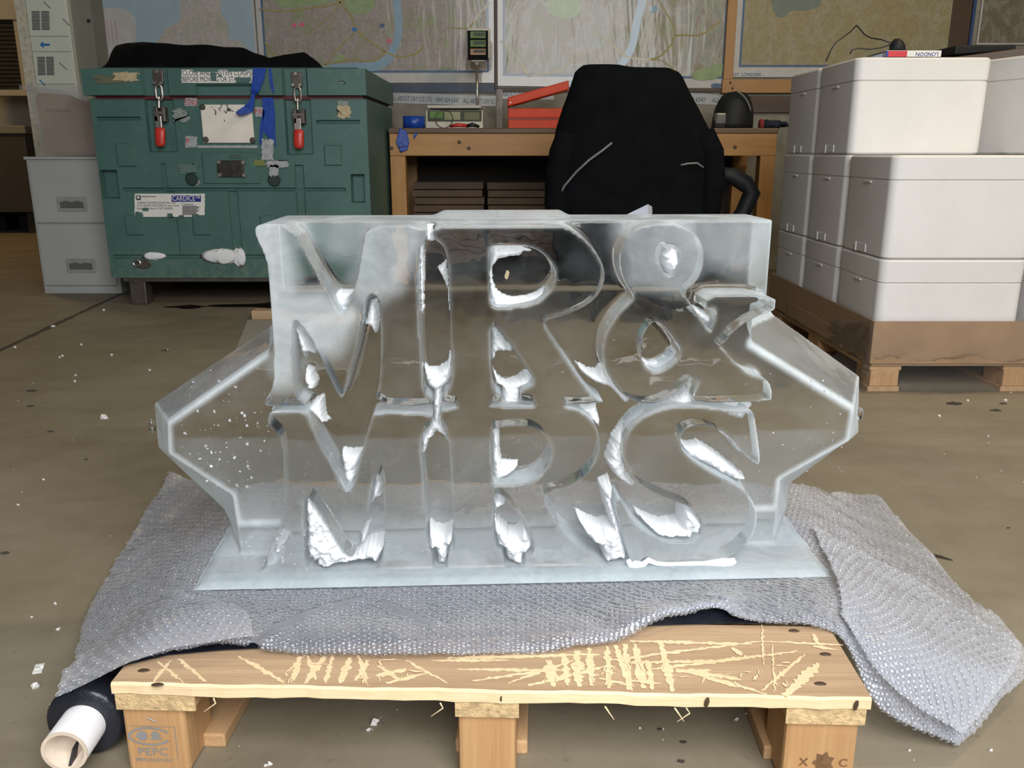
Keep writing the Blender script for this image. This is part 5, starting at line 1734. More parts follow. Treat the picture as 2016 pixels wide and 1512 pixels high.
def wrap_sheet(ctrl, nu, nv, wr, label, skip=None, pitch=.0142, zmin=.002, name='bubble_wrap', creases=()):
    A = np.array([[tuple(PZ(u, v, z)) for (u, v, z) in row] for row in ctrl])
    S = catmull(A, nv)
    S = np.transpose(catmull(np.transpose(S, (1, 0, 2)), nu), (1, 0, 2))
    # crumple
    X, Y = S[..., 0], S[..., 1]
    amp = wr(X, Y) if callable(wr) else wr
    segs = [(np.array(PZ(*a_, .165))[:2], np.array(PZ(*b_, .165))[:2]) for a_, b_ in creases]

    def dcrease(Q):
        best = np.full(Q.shape[:-1], 9.0)
        for a_, b_ in segs:
            ab = b_ - a_
            tt = np.clip(((Q - a_) @ ab) / (ab @ ab), 0, 1)
            best = np.minimum(best, np.linalg.norm(Q - (a_ + tt[..., None] * ab), axis=-1))
        return best
    if segs:
        S[..., 2] += .007 * np.exp(-(dcrease(S[..., :2]) / .010) ** 2)
    S[..., 2] += amp * (2 * fbm(X * 9 + 3, Y * 11 + 5, 3) - 1) + amp * .6 * (np.abs(2 * fbm(X * 5 + 2 * Y * 4, Y * 6 - X * 3 + 9, 2) - 1) - .3)
    S[..., 2] = np.maximum(S[..., 2], zmin)
    t = thing(name, label, 'bubble wrap', (float(X.mean()), float(Y.mean()), 0.0))
    mb = MB()
    mb.v = [tuple(p) for p in S.reshape(-1, 3)]
    mb.f = [(j * nu + i, j * nu + i + 1, (j + 1) * nu + i + 1, (j + 1) * nu + i) for j in range(nv - 1) for i in range(nu - 1)]
    obj('film', mb, M_film, t, True)
    # bubbles on a hexagonal lattice laid over the sheet's own plane (arc length metric)
    du = np.linalg.norm(np.diff(S, axis=1), axis=-1)
    dv = np.linalg.norm(np.diff(S, axis=0), axis=-1)
    LU = du.sum(1).mean()
    LV = dv.sum(0).mean()
    nb_u, nb_v = int(LU / pitch), int(LV / (pitch * .866))
    ii, jj = np.meshgrid(np.arange(nb_u), np.arange(nb_v))
    fu = (ii + .5 * (jj % 2) + .25) / (nb_u + .5)
    fv = (jj + .5) / nb_v
    fu, fv = fu.ravel() * (nu - 1), fv.ravel() * (nv - 1)
    i0, j0 = np.minimum(fu.astype(int), nu - 2), np.minimum(fv.astype(int), nv - 2)
    a, b = (fu - i0)[:, None], (fv - j0)[:, None]
    p00, p10, p01, p11 = S[j0, i0], S[j0, i0 + 1], S[j0 + 1, i0], S[j0 + 1, i0 + 1]
    P = p00 * (1 - a) * (1 - b) + p10 * a * (1 - b) + p01 * (1 - a) * b + p11 * a * b
    tu = (p10 - p00) * (1 - b) + (p11 - p01) * b
    tv = (p01 - p00) * (1 - a) + (p11 - p10) * a
    nrm = np.cross(tu, tv)
    ln = np.linalg.norm(nrm, axis=1)
    ok = ln > 1e-12
    if skip is not None:
        ok &= ~skip(P)
    if segs:
        ok &= dcrease(P[:, :2]) > .0075
    P, tu, nrm = P[ok], tu[ok], nrm[ok] / ln[ok][:, None]
    nrm[nrm[:, 2] < 0] *= -1
    nrm = nrm + rng.normal(0, .07, nrm.shape)
    nrm /= np.linalg.norm(nrm, axis=1)[:, None]
    P = P + rng.normal(0, .0005, P.shape)
    tu = tu - nrm * (tu * nrm).sum(1)[:, None]
    tu /= np.linalg.norm(tu, axis=1)[:, None]
    tw = np.cross(nrm, tu)
    seg = 8
    rad = pitch * .42
    prof = [(1.0, 0.0), (.93, .42), (.62, .80)]
    V, m = [], len(P)
    q = 2 * np.pi * np.arange(seg) / seg
    sq = 1 - .35 * rng.random(m)[:, None]
    for (rr_, hh_) in prof:
        for k in range(seg):
            V.append(P + tu * rad * rr_ * np.cos(q[k]) + tw * rad * rr_ * np.sin(q[k]) + nrm * (.0036 * hh_ * sq + .0003))
    V.append(P + nrm * (.0036 * .9 * sq))
    V = np.stack(V, 1)
    nvp = V.shape[1]
    faces = []
    for r_ in range(2):
        for k in range(seg):
            faces.append((r_ * seg + k, r_ * seg + (k + 1) % seg, (r_ + 1) * seg + (k + 1) % seg, (r_ + 1) * seg + k))
    tris = [(2 * seg + k, 2 * seg + (k + 1) % seg, 3 * seg, 3 * seg) for k in range(seg)]
    F = np.array(faces)
    T = np.array([x[:3] for x in tris])
    base = (np.arange(m) * nvp)[:, None, None]
    FA = (F[None] + base).reshape(-1)
    TA = (T[None] + base).reshape(-1)
    me = bpy.data.meshes.new('bubbles')
    me.vertices.add(m * nvp)
    loc = np.array(t.location)
    me.vertices.foreach_set('co', (V.reshape(-1, 3) - loc).astype(np.float32).ravel())
    nq, ntr = len(FA) // 4, len(TA) // 3
    me.loops.add(len(FA) + len(TA))
    me.loops.foreach_set('vertex_index', np.concatenate([FA, TA]).astype(np.int32))
    me.polygons.add(nq + ntr)
    me.polygons.foreach_set('loop_start', np.concatenate([np.arange(nq) * 4, nq * 4 + np.arange(ntr) * 3]).astype(np.int32))
    me.update(calc_edges=True)
    me.validate()
    me.polygons.foreach_set('use_smooth', [True] * len(me.polygons))
    me.materials.append(M_bub)
    o = bpy.data.objects.new('bubbles', me)
    C.objects.link(o)
    o.parent = t
    o['kind'] = 'stuff'
    return t


zt = .1475
mainw = [
    [(148, 1338, .112), (232, 1311, .14), (330, 1283, .156), (440, 1268, .160), (600, 1283, .152), (800, 1287, .152), (1000, 1281, .152), (1200, 1258, .153), (1395, 1190, .168), (1470, 1218, .155), (1640, 1236, .152), (1735, 1392, .07), (1888, 1460, .012)],
    [(158, 1262, .05), (245, 1245, .12), (340, 1232, .165), (450, 1225, .17), (600, 1235, .165), (800, 1240, .163), (1000, 1235, .163), (1200, 1220, .165), (1395, 1175, .170), (1480, 1180, .165), (1640, 1188, .165), (1770, 1320, .10), (1960, 1390, .03)],
    [(180, 1195, .02), (270, 1175, .10), (345, 1172, .149), (450, 1172, .149), (600, 1172, .149), (800, 1167, .149), (1000, 1161, .149), (1200, 1153, .149), (1380, 1147, .149), (1480, 1143, .149), (1645, 1138, .150), (1800, 1230, .12), (2020, 1285, .03)],
    [(250, 1070, .004), (340, 1065, .07), (425, 1070, zt), (520, 1070, zt), (640, 1070, zt), (800, 1070, zt), (1000, 1070, zt), (1200, 1068, zt), (1380, 1064, zt), (1480, 1060, zt), (1605, 1060, zt), (1730, 1090, .10), (1880, 1140, .012)],
    [(335, 935, .003), (400, 945, .06), (455, 950, zt), (540, 937, zt), (640, 937, zt), (800, 937, zt), (1000, 937, zt), (1200, 935, zt), (1380, 934, zt), (1460, 938, zt), (1560, 952, zt), (1630, 968, .08), (1728, 976, .006)],
]


def skipw(P):
    return (np.abs(P[:, 0]) < .47) & (P[:, 1] > 1.28) & (P[:, 1] < 1.47)


def wr_main(X, Y):
    a = np.full(X.shape, .013)
    a[(np.abs(X) < .50) & (Y > 1.17)] = .003
    a[(np.abs(X) < .57) & (Y > 1.205)] = .0
    return a


def smooth_amp(f):
    def g(X, Y):
        a = f(X, Y)
        for _ in range(6):
            p = np.pad(a, 1, mode='edge')
            a = (p[1:-1, 1:-1] + p[:-2, 1:-1] + p[2:, 1:-1] + p[1:-1, :-2] + p[1:-1, 2:]) / 5
        return a
    return g


wrap_sheet(mainw, 180, 90, smooth_amp(wr_main), 'large sheet of clear bubble wrap draped over the pallet under the ice', skipw, creases=(((500, 1262), (668, 1182)), ((668, 1182), (700, 1168)), ((752, 1180), (850, 1232))))
# folded flap over the left front, and a doubled layer on the right
leftf = [
    [(112, 1372, .124), (226, 1316, .156), (330, 1278, .170), (430, 1262, .178), (500, 1252, .174)],
    [(146, 1304, .122), (256, 1250, .155), (345, 1215, .182), (420, 1205, .185), (490, 1215, .176)],
    [(290, 1185, .12), (345, 1165, .155), (390, 1178, .176), (430, 1185, .178), (470, 1200, .172)],
]
wrap_sheet(leftf, 60, 34, .008, 'folded bubble wrap flap over the left front pallet corner')
rightf = [
    [(1660, 1210, .165), (1720, 1310, .125), (1800, 1385, .08), (1895, 1440, .045)],
    [(1648, 1140, .172), (1750, 1210, .150), (1860, 1290, .11), (1990, 1330, .06)],
    [(1600, 1040, .155), (1700, 1090, .13), (1830, 1160, .085), (2012, 1268, .045)],
]
wrap_sheet(rightf, 60, 44, .009, 'doubled bubble wrap fold spilling off the right pallet side')
# ================================================================== the ice sculpture
SO = Vector((0.0, 1.283, .1560))
SA = R(2.5)
SM = Matrix.Translation(SO) @ Matrix.Rotation(SA, 4, 'Z')
SMI = SM.inverted()
ICE = thing('ice_sculpture', 'clear ice sculpture carved with the words MR & MRS', 'sculpture', SO)
ICE.rotation_euler = (0, 0, SA)


def L(u, v, y=0.0):
    """point of the sculpture's own plane (local depth y) seen at that spot of the photograph"""
    d = Vector(ray(u, v))
    o_ = SMI @ Vector((0, 0, CAMZ))
    dl = SMI.to_3x3() @ d
    t_ = (y - o_.y) / dl.y
    return o_ + dl * t_


K1 = lambda p: (280 + p[0] / 3.252, 400 + p[1] / 3.252)
K2 = lambda p: (800 + p[0] / 3.6, 400 + p[1] / 3.6)
K3 = lambda p: (1160 + p[0] / 3.2875, 400 + p[1] / 3.2875)
K4 = lambda p: (280 + p[0] / 3.252, 780 + p[1] / 3.252)
K5 = lambda p: (800 + p[0] / 3.6, 780 + p[1] / 3.6)
K6 = lambda p: (1140 + p[0] / 3.476, 780 + p[1] / 3.476)

LET = {
    'M1': (K1, [[(712, 170), (740, 133), (960, 135), (1090, 400), (1220, 610), (1262, 708), (1300, 705), (1340, 600), (1368, 520), (1400, 330), (1428, 145), (1812, 142), (1812, 245), (1768, 290), (1770, 600), (1790, 1100), (1800, 1210), (1862, 1262), (1862, 1300), (1480, 1300), (1528, 1110), (1520, 640), (1490, 580), (1440, 590), (1420, 650), (1395, 860), (1330, 1100), (1285, 1258), (1260, 1250), (1200, 1130), (1100, 900), (1000, 760), (968, 745), (957, 800), (957, 1000), (970, 1180), (1010, 1260), (1085, 1300), (780, 1303), (775, 1285), (840, 1165), (838, 1000), (825, 700), (800, 400), (775, 320), (735, 240)]]),
    'R1': (K2, [[(190, 160), (600, 160), (1050, 160), (1130, 165), (1230, 220), (1330, 320), (1395, 430), (1412, 520), (1390, 620), (1310, 710), (1200, 770), (1080, 810), (970, 840), (1000, 900), (1130, 1110), (1260, 1290), (1330, 1370), (1400, 1400), (1400, 1425), (810, 1425), (810, 1330), (850, 1310), (905, 1290), (900, 1240), (830, 1150), (740, 1010), (650, 900), (615, 870), (595, 900), (600, 1100), (605, 1290), (640, 1350), (680, 1370), (680, 1425), (255, 1425), (252, 1360), (300, 1330), (325, 1260), (320, 1100), (300, 500), (275, 330), (240, 280), (190, 260)],
                [(585, 330), (620, 300), (760, 300), (900, 315), (1000, 380), (1055, 470), (1060, 530), (1030, 610), (960, 690), (860, 730), (640, 745), (595, 720), (585, 600)]]),
    'A1': (K3, [[(400, 140), (520, 130), (640, 160), (720, 230), (752, 320), (740, 430), (690, 520), (640, 560), (620, 590), (680, 680), (760, 800), (850, 920), (960, 1050), (1040, 1110), (1110, 1130), (1160, 1150), (1185, 1200), (1185, 1275), (1160, 1285), (690, 1300), (665, 1240), (710, 1165), (690, 1140), (640, 1165), (560, 1240), (440, 1300), (330, 1300), (220, 1250), (140, 1150), (85, 1040), (85, 900), (140, 780), (220, 680), (300, 610), (230, 520), (195, 400), (205, 290), (260, 200), (330, 150)],
                [(525, 262), (585, 295), (598, 360), (570, 430), (530, 475), (490, 460), (462, 390), (462, 330), (485, 280)],
                [(390, 790), (430, 765), (470, 790), (540, 870), (600, 960), (560, 1030), (480, 1085), (420, 1095), (360, 1060), (335, 980), (345, 880)]]),
    'A2': (K3, [[(770, 600), (900, 590), (1150, 600), (1205, 670), (1200, 700), (1120, 720), (1020, 770), (920, 850), (865, 930), (780, 820), (830, 720), (800, 670)]]),
    'M2': (K4, [[(800, 130), (830, 100), (1040, 100), (1060, 140), (1130, 290), (1230, 470), (1290, 600), (1330, 615), (1360, 560), (1400, 370), (1470, 130), (1480, 110), (1860, 110), (1855, 190), (1790, 240), (1780, 330), (1800, 500), (1815, 800), (1820, 960), (1860, 1010), (1865, 1130), (1500, 1130), (1555, 980), (1545, 600), (1520, 500), (1490, 500), (1470, 560), (1440, 780), (1360, 1030), (1310, 1030), (1200, 850), (1100, 700), (1050, 640), (1030, 660), (1030, 900), (1035, 1060), (1090, 1130), (760, 1130), (800, 1070), (860, 940), (905, 820), (905, 500), (890, 290), (850, 230), (800, 190)]]),
    'R2': (K5, [[(245, 75), (900, 75), (1150, 75), (1260, 120), (1350, 210), (1378, 330), (1365, 440), (1290, 560), (1180, 630), (1020, 690), (975, 700), (990, 770), (1060, 890), (1150, 1010), (1260, 1110), (1390, 1170), (1390, 1240), (835, 1240), (835, 1160), (900, 1120), (910, 1050), (850, 930), (760, 800), (660, 700), (630, 680), (620, 760), (620, 1000), (640, 1090), (695, 1120), (695, 1240), (295, 1240), (295, 1110), (340, 1080), (340, 1000), (310, 500), (300, 290), (240, 200)],
                [(600, 240), (650, 228), (800, 218), (910, 228), (990, 290), (1030, 370), (1030, 440), (960, 560), (860, 620), (640, 645), (610, 620)]]),
    'S2': (K6, [[(1160, 95), (1200, 110), (1215, 200), (1245, 430), (1240, 470), (1210, 470), (1130, 400), (1050, 300), (960, 230), (860, 205), (760, 215), (710, 250), (695, 310), (710, 380), (790, 450), (920, 530), (1060, 600), (1150, 660), (1215, 760), (1225, 860), (1190, 970), (1100, 1070), (960, 1150), (800, 1185), (640, 1180), (520, 1140), (440, 1095), (400, 1190), (370, 1190), (330, 1080), (270, 850), (245, 740), (275, 690), (300, 740), (360, 850), (440, 930), (560, 990), (700, 1010), (820, 980), (860, 910), (840, 830), (760, 760), (620, 710), (480, 650), (380, 580), (320, 480), (300, 380), (315, 280), (390, 180), (500, 110), (640, 75), (800, 70), (950, 85), (1060, 110), (1120, 115)]]),
}
YR = .068          # depth of the letter relief
YB = .205          # back of the block


def letter_mesh(K, loops, y0, y1):
    cu = bpy.data.curves.new('outline', 'CURVE')
    cu.dimensions = '2D'
    cu.fill_mode = 'BOTH'
    cu.extrude = (y1 - y0) / 2
    for lp in loops:
        pts = smooth_poly([K(p) for p in lp], 1)
        sp = cu.splines.new('POLY')
        sp.points.add(len(pts) - 1)
        for s_, (u, v) in zip(sp.points, pts):
            p = L(u, v, 0.0)
            s_.co = (p.x, p.z, 0, 1)
        sp.use_cyclic_u = True
    to = bpy.data.objects.new('outline', cu)
    C.objects.link(to)
    dg = bpy.context.evaluated_depsgraph_get()
    me = bpy.data.meshes.new_from_object(to.evaluated_get(dg))
    mb = MB()
    mb.add([Vector((p.co.x, (y0 + y1) / 2 - p.co.z, p.co.y)) for p in me.vertices], [tuple(p.vertices) for p in me.polygons])
    bpy.data.objects.remove(to)
    bpy.data.curves.remove(cu)
    bpy.data.meshes.remove(me)
    return mb


def ice_solid():
    parts = []
    for k, (K, loops) in LET.items():
        parts.append(letter_mesh(K, loops, 0.0, YR + .03))
    # back block with the two pointed wings, front outline smaller than the back one
    fr_ = [(535, 690), (330, 833), (332, 893), (458, 975), (470, 1030), (1530, 1000), (1535, 945), (1672, 868), (1682, 805), (1440, 655), (1440, 560), (560, 560)]
    bk_ = [(535, 640), (304, 793), (311, 880), (441, 1002), (450, 1030), (1548, 1000), (1553, 953), (1690, 852), (1692, 740), (1522, 618), (1500, 560), (560, 560)]
    F_ = [L(u, v, YR) for u, v in fr_]
    B_ = [L(u, v, YB) for u, v in bk_]
    for pts in (F_, B_):
        pts[4].z = .01
        pts[5].z = .01
    parts.append(MB().loft([F_, B_]))
    # top block
    zt_ = L(1000, 441, 0.0).z
    xa, xb = L(520, 440, YR).x, L(1521, 440, YR).x
    zl_ = L(1500, 600, YR).z
    xm = L(600, 600, YR).x
    parts.append(MB().box(xa + .005, xb, YR, YB - .005, zl_, zt_))
    parts.append(MB().hexa([Vector((xa + .22, YR, zt_ - .01)), Vector((xa + .5, YR, zt_ - .01)), Vector((xa + .22, YB + .04, zt_ - .02)), Vector((xa + .5, YB + .04, zt_ - .02)), Vector((xa + .27, YR + .08, zt_ + .004)), Vector((xa + .47, YR + .08, zt_ + .004)), Vector((xa + .27, YB + .03, zt_ + .006)), Vector((xa + .47, YB + .03, zt_ + .006))]))
    # ledge under the top block at the right, and the solid behind the letters
    p0, p1 = L(1390, 585, .0), L(1526, 608, .0)
    parts.append(MB().box(p0.x, p1.x, .0, YB - .01, p1.z, p0.z - .004))
    parts.append(MB().box(xa + .02, xb - .02, YR, YB - .005, .02, zt_ - .05))
    # base plate
    bl, br = L(378, 1166, -.04), L(1641, 1136, -.045)
    h = .007
    parts.append(MB().hexa([Vector((bl.x, -.045, 0)), Vector((br.x, -.045, 0)), Vector((bl.x - .01, YB + .05, 0)), Vector((br.x + .01, YB + .05, 0)),
                            Vector((bl.x + .02, -.030, h)), Vector((br.x - .02, -.030, h)), Vector((bl.x + .01, YB + .04, h)), Vector((br.x - .01, YB + .04, h))]))
    mb = MB()
    for p in parts:
        mb.add(p.v, p.f)
    return mb


mb = ice_solid()
me = bpy.data.meshes.new('ice_raw')
me.from_pydata(mb.v, [], mb.f)
bm = bmesh.new()
bm.from_mesh(me)
bmesh.ops.remove_doubles(bm, verts=bm.verts, dist=1e-6)
bmesh.ops.recalc_face_normals(bm, faces=bm.faces)
bm.to_mesh(me)
bm.free()
tmp = bpy.data.objects.new('ice_raw', me)
C.objects.link(tmp)
rm = tmp.modifiers.new('melt', 'REMESH')
rm.mode = 'VOXEL'
rm.voxel_size = .0029
rm.adaptivity = 0
s1 = tmp.modifiers.new('soft', 'SMOOTH')
s1.factor = .5
s1.iterations = 4
dg = bpy.context.evaluated_depsgraph_get()
ice_me = bpy.data.meshes.new_from_object(tmp.evaluated_get(dg))
bpy.data.objects.remove(tmp)
bpy.data.meshes.remove(me)
ice_me.name = 'ice_block'
nvv = len(ice_me.vertices)
co = np.empty(nvv * 3, np.float32)
ice_me.vertices.foreach_get('co', co)
co = co.reshape(-1, 3)
nn_ = np.empty(nvv * 3, np.float32)
ice_me.vertices.foreach_get('normal', nn_)
nn_ = nn_.reshape(-1, 3)
frost = np.full(nvv, .025, np.float32)
XZ = co[:, [0, 2]].astype(float)


def LP(pts, y=0.0):
    return [(L(u, v, y).x, L(u, v, y).z) for u, v in pts]


def soft(poly, amount, rad, sel=None):
    ins = inpoly(XZ, poly)
    d = dpoly(XZ, poly)
    k = np.where(ins, 1.0, np.clip(1 - d / rad, 0, 1)) * amount
    if sel is not None:
        k = k * sel
    np.maximum(frost, k, out=frost)


front = co[:, 1] < YR + .02
zt_ = L(1000, 441, 0.0).z
soft(LP([(500, 440), (545, 440), (560, 500), (575, 590), (630, 590), (690, 620), (655, 680), (600, 690), (570, 690), (560, 750), (535, 750), (535, 640), (520, 500)]), .55, .03, front)
soft(LP([(500, 440), (590, 440), (600, 480), (510, 480)]), .3, .02, front)
soft(LP([(715, 445), (820, 445), (815, 480), (770, 560), (720, 590), (700, 570)]), .42, .03, front)
soft(LP([(600, 450), (700, 450), (690, 520), (640, 500)]), .22, .03)
soft(LP([(1240, 450), (1380, 450), (1385, 540), (1340, 560), (1250, 545)]), .36, .03, front)
soft(LP([(1390, 450), (1500, 450), (1470, 520), (1400, 500)], YR), .28, .04)
# sawn and scraped faces: top, wing bevels, sides
np.maximum(frost, np.where((nn_[:, 2] > .7) & (co[:, 2] > zt_ - .03), .55, 0), out=frost)
wing = (np.abs(co[:, 0]) > .385) & (co[:, 2] > .02)
np.maximum(frost, np.where(wing & (np.abs(nn_[:, 0]) > .45) & (np.abs(nn_[:, 2]) < .75), .85, 0), out=frost)
np.maximum(frost, np.where(wing & (nn_[:, 2] < -.2), .72, 0), out=frost)
np.maximum(frost, np.where(wing & (nn_[:, 2] > .3), .22, 0), out=frost)
np.maximum(frost, np.where(np.abs(nn_[:, 0]) > .9, .42, 0) * (np.abs(co[:, 0]) > .37), out=frost)
np.maximum(frost, np.where((nn_[:, 2] < -.7) & (co[:, 2] < .012), 1.0, 0), out=frost)
np.maximum(frost, np.where((co[:, 2] < .010), .45, 0), out=frost)
low = np.clip(1 - co[:, 2] / .13, 0, 1) * .42  # paler toward the foot: light through the base, put into the frost mask
np.maximum(frost, low, out=frost)
np.maximum(frost, np.where((nn_[:, 1] > .6) & (co[:, 2] < .18), .25, 0), out=frost)
dl = dpoly(XZ, LP([(535, 690), (330, 833), (332, 893), (458, 975), (470, 1030), (1530, 1000), (1535, 945), (1672, 868), (1682, 805), (1440, 655)], YR))
np.maximum(frost, np.clip(1.2 - dl / .0075, 0, .8) * (front & (co[:, 1] > YR - .02) & wing), out=frost)
# carved walls keep a thin scraped bloom
np.maximum(frost, np.where(front & (co[:, 1] > .004) & (co[:, 1] < YR - .004) & (np.abs(nn_[:, 1]) < .5), .26, 0), out=frost)
letter_wall = front & (co[:, 1] > .004) & (co[:, 1] < YR - .004)
frost[letter_wall & (nn_[:, 2] < -.55)] = .02
np.maximum(frost, np.where(letter_wall & (nn_[:, 2] > .55), .55, 0), out=frost)
np.maximum(frost, np.where(front & (co[:, 1] < .0065) & (np.abs(nn_[:, 1]) < .93), .24, 0), out=frost)  # pale rims on the letter fronts: edge highlights put into the frost mask
# soften the mask along edges
E = np.empty(len(ice_me.edges) * 2, np.int32)
ice_me.edges.foreach_get('vertices', E)
E = E.reshape(-1, 2)
deg = np.bincount(E.ravel(), minlength=nvv) + 1
for _ in range(2):
    acc = frost.copy()
    acc += np.bincount(E[:, 0], weights=frost[E[:, 1]], minlength=nvv)
    acc += np.bincount(E[:, 1], weights=frost[E[:, 0]], minlength=nvv)
    frost = (acc / deg).astype(np.float32)
at_ = ice_me.attributes.new('frost', 'FLOAT', 'POINT')
at_.data.foreach_set('value', frost)
ice_me.polygons.foreach_set('use_smooth', [True] * len(ice_me.polygons))
ice_me.materials.clear()
ice_me.materials.append(M_ice)
o = bpy.data.objects.new('ice_block', ice_me)
C.objects.link(o)
o.parent = ICE

# packed snow in the carved hollows
SNOW = [
    (K1, [(1222, 575), (1335, 572), (1330, 640), (1305, 700), (1275, 706), (1240, 650)]),
    (K1, [(970, 785), (1000, 785), (1060, 880), (1115, 985), (1075, 960), (1045, 960), (1035, 1010), (1000, 900)]),
    (K1, [(1040, 1060), (1080, 1080), (1112, 1150), (1100, 1195), (1060, 1195), (1035, 1140)]),
    (K1, [(820, 1316), (1050, 1318), (1100, 1270), (1145, 1250), (1155, 1340), (1160, 1380), (1190, 1420), (1150, 1405), (1080, 1345), (820, 1336)]),
    (K1, [(1455, 640), (1490, 625), (1505, 680), (1510, 780), (1490, 850), (1465, 800), (1420, 780)]),
    (K1, [(1770, 280), (1800, 262), (1802, 400), (1795, 700), (1785, 730), (1775, 500)]),
    (K1, [(1890, 420), (1945, 380), (1952, 450), (1968, 700), (1958, 560)]),
    (K1, [(1800, 1040), (1830, 1075), (1890, 1075), (1950, 1040), (1972, 970), (1980, 1100), (1965, 1150), (1920, 1190), (1912, 1470), (1862, 1470), (1866, 1200), (1820, 1160)]),
    (K1, [(1812, 145), (1858, 145), (1858, 245), (1815, 245)]),
    (K2, [(590, 330), (620, 308), (800, 312), (890, 345), (830, 350), (800, 380), (720, 385), (660, 400), (620, 440), (605, 480), (610, 560), (640, 630), (690, 670), (760, 685), (850, 680), (930, 650), (985, 610), (970, 650), (920, 700), (800, 735), (640, 745), (595, 700)]),
    (K2, [(610, 910), (635, 910), (690, 980), (760, 1060), (700, 1050), (640, 1060), (620, 1130), (606, 1120)]),
    (K2, [(612, 1190), (640, 1240), (700, 1285), (790, 1250), (850, 1210), (890, 1230), (885, 1290), (830, 1305), (805, 1310), (805, 1430), (682, 1430), (680, 1300), (640, 1290)]),
    (K2, [(1210, 1150), (1290, 1190), (1350, 1200), (1385, 1160), (1440, 1240), (1540, 1360), (1600, 1425), (1540, 1415), (1460, 1320), (1390, 1290), (1340, 1270), (1260, 1220)]),
    (K3, [(348, 1020), (400, 1050), (470, 1035), (530, 980), (570, 940), (600, 970), (540, 1030), (480, 1075), (430, 1090), (370, 1070)]),
    (K3, [(525, 266), (582, 298), (592, 360), (562, 430), (530, 470), (500, 460), (468, 395), (465, 335), (490, 282)]),
    (K3, [(640, 680), (700, 680), (760, 710), (810, 750), (800, 785), (755, 800), (700, 740)]),
    (K3, [(640, 1190), (700, 1160), (665, 1250), (700, 1303), (1065, 1298), (1060, 1312), (980, 1390), (900, 1370), (800, 1318), (480, 1320), (400, 1330), (520, 1290)]),
    (K6, [(190, 450), (240, 290), (290, 220), (370, 130), (450, 85), (560, 58), (660, 12), (740, 4), (780, 50), (600, 70), (480, 100), (390, 170), (320, 260), (298, 340), (300, 430), (330, 540), (405, 640), (330, 610), (240, 540)]),
    (K6, [(860, 60), (960, 60), (1190, 45), (1180, 75), (1100, 85), (1080, 112), (930, 84)]),
    (K6, [(700, 320), (760, 350), (830, 330), (900, 370), (1000, 440), (1090, 510), (1155, 575), (1080, 580), (960, 520), (840, 450), (760, 420), (720, 380)]),
    (K6, [(950, 240), (1010, 270), (1080, 340), (1130, 395), (1160, 425), (1090, 385), (1040, 310)]),
    (K6, [(420, 870), (500, 910), (600, 945), (720, 930), (740, 790), (800, 820), (855, 900), (840, 960), (760, 995), (640, 1000), (540, 975)]),
    (K6, [(165, 670), (240, 630), (250, 700), (240, 760), (290, 930), (340, 1110), (330, 1150), (180, 1170), (160, 1060), (60, 990), (0, 880), (80, 920), (160, 950), (240, 930), (200, 800)]),
    (K4, [(1270, 370), (1400, 370), (1370, 500), (1340, 600), (1310, 580), (1290, 500)]),
    (K4, [(1035, 690), (1060, 685), (1150, 790), (1210, 890), (1290, 1020), (1350, 1035), (1440, 1000), (1550, 980), (1520, 1060), (1490, 1150), (1470, 1130), (1475, 1080), (1400, 1085), (1300, 1100), (1180, 1130), (1105, 1125), (1100, 1070), (1045, 1040)]),
    (K4, [(1490, 520), (1515, 515), (1535, 560), (1530, 640), (1490, 660), (1450, 730), (1470, 620)]),
    (K4, [(1390, 920), (1430, 900), (1410, 985), (1375, 995)]),
    (K4, [(1860, 150), (1905, 150), (1950, 240), (1965, 320), (1930, 260), (1885, 235), (1840, 280), (1810, 370), (1790, 360), (1785, 260)]),
    (K4, [(1830, 890), (1870, 925), (1930, 930), (1985, 900), (1990, 960), (1955, 985), (1950, 1120), (1890, 1140), (1875, 1000), (1830, 990)]),
    (K4, [(850, 940), (910, 960), (890, 1010), (860, 1110), (800, 1130), (765, 1090), (810, 1060)]),
    (K5, [(605, 240), (655, 235), (660, 400), (680, 490), (800, 500), (740, 550), (640, 605), (615, 560)]),
    (K5, [(620, 780), (660, 770), (730, 820), (670, 810), (640, 870), (640, 940), (700, 1000), (740, 1050), (800, 1030), (840, 950), (900, 1060), (895, 1110), (835, 1150), (830, 1240), (720, 1250), (700, 1110), (650, 1080), (625, 1000)]),
    (K5, [(1160, 70), (1350, 70), (1372, 160), (1376, 240), (1310, 170), (1250, 110)]),
]
FLAT = [(K6, [(340, 1140), (370, 1190), (400, 1200), (440, 1130), (470, 1120), (580, 1170), (700, 1190), (900, 1180), (1000, 1130), (1070, 1115), (1080, 1140), (1050, 1170), (1110, 1190), (1080, 1215), (930, 1220), (700, 1215), (560, 1190), (480, 1160), (440, 1200), (390, 1245), (350, 1210)]),
        (K4, [(1170, 1170), (1190, 1185), (1178, 1200), (1165, 1190)]), (K4, [(1235, 1160), (1270, 1175), (1255, 1200), (1230, 1185)])]


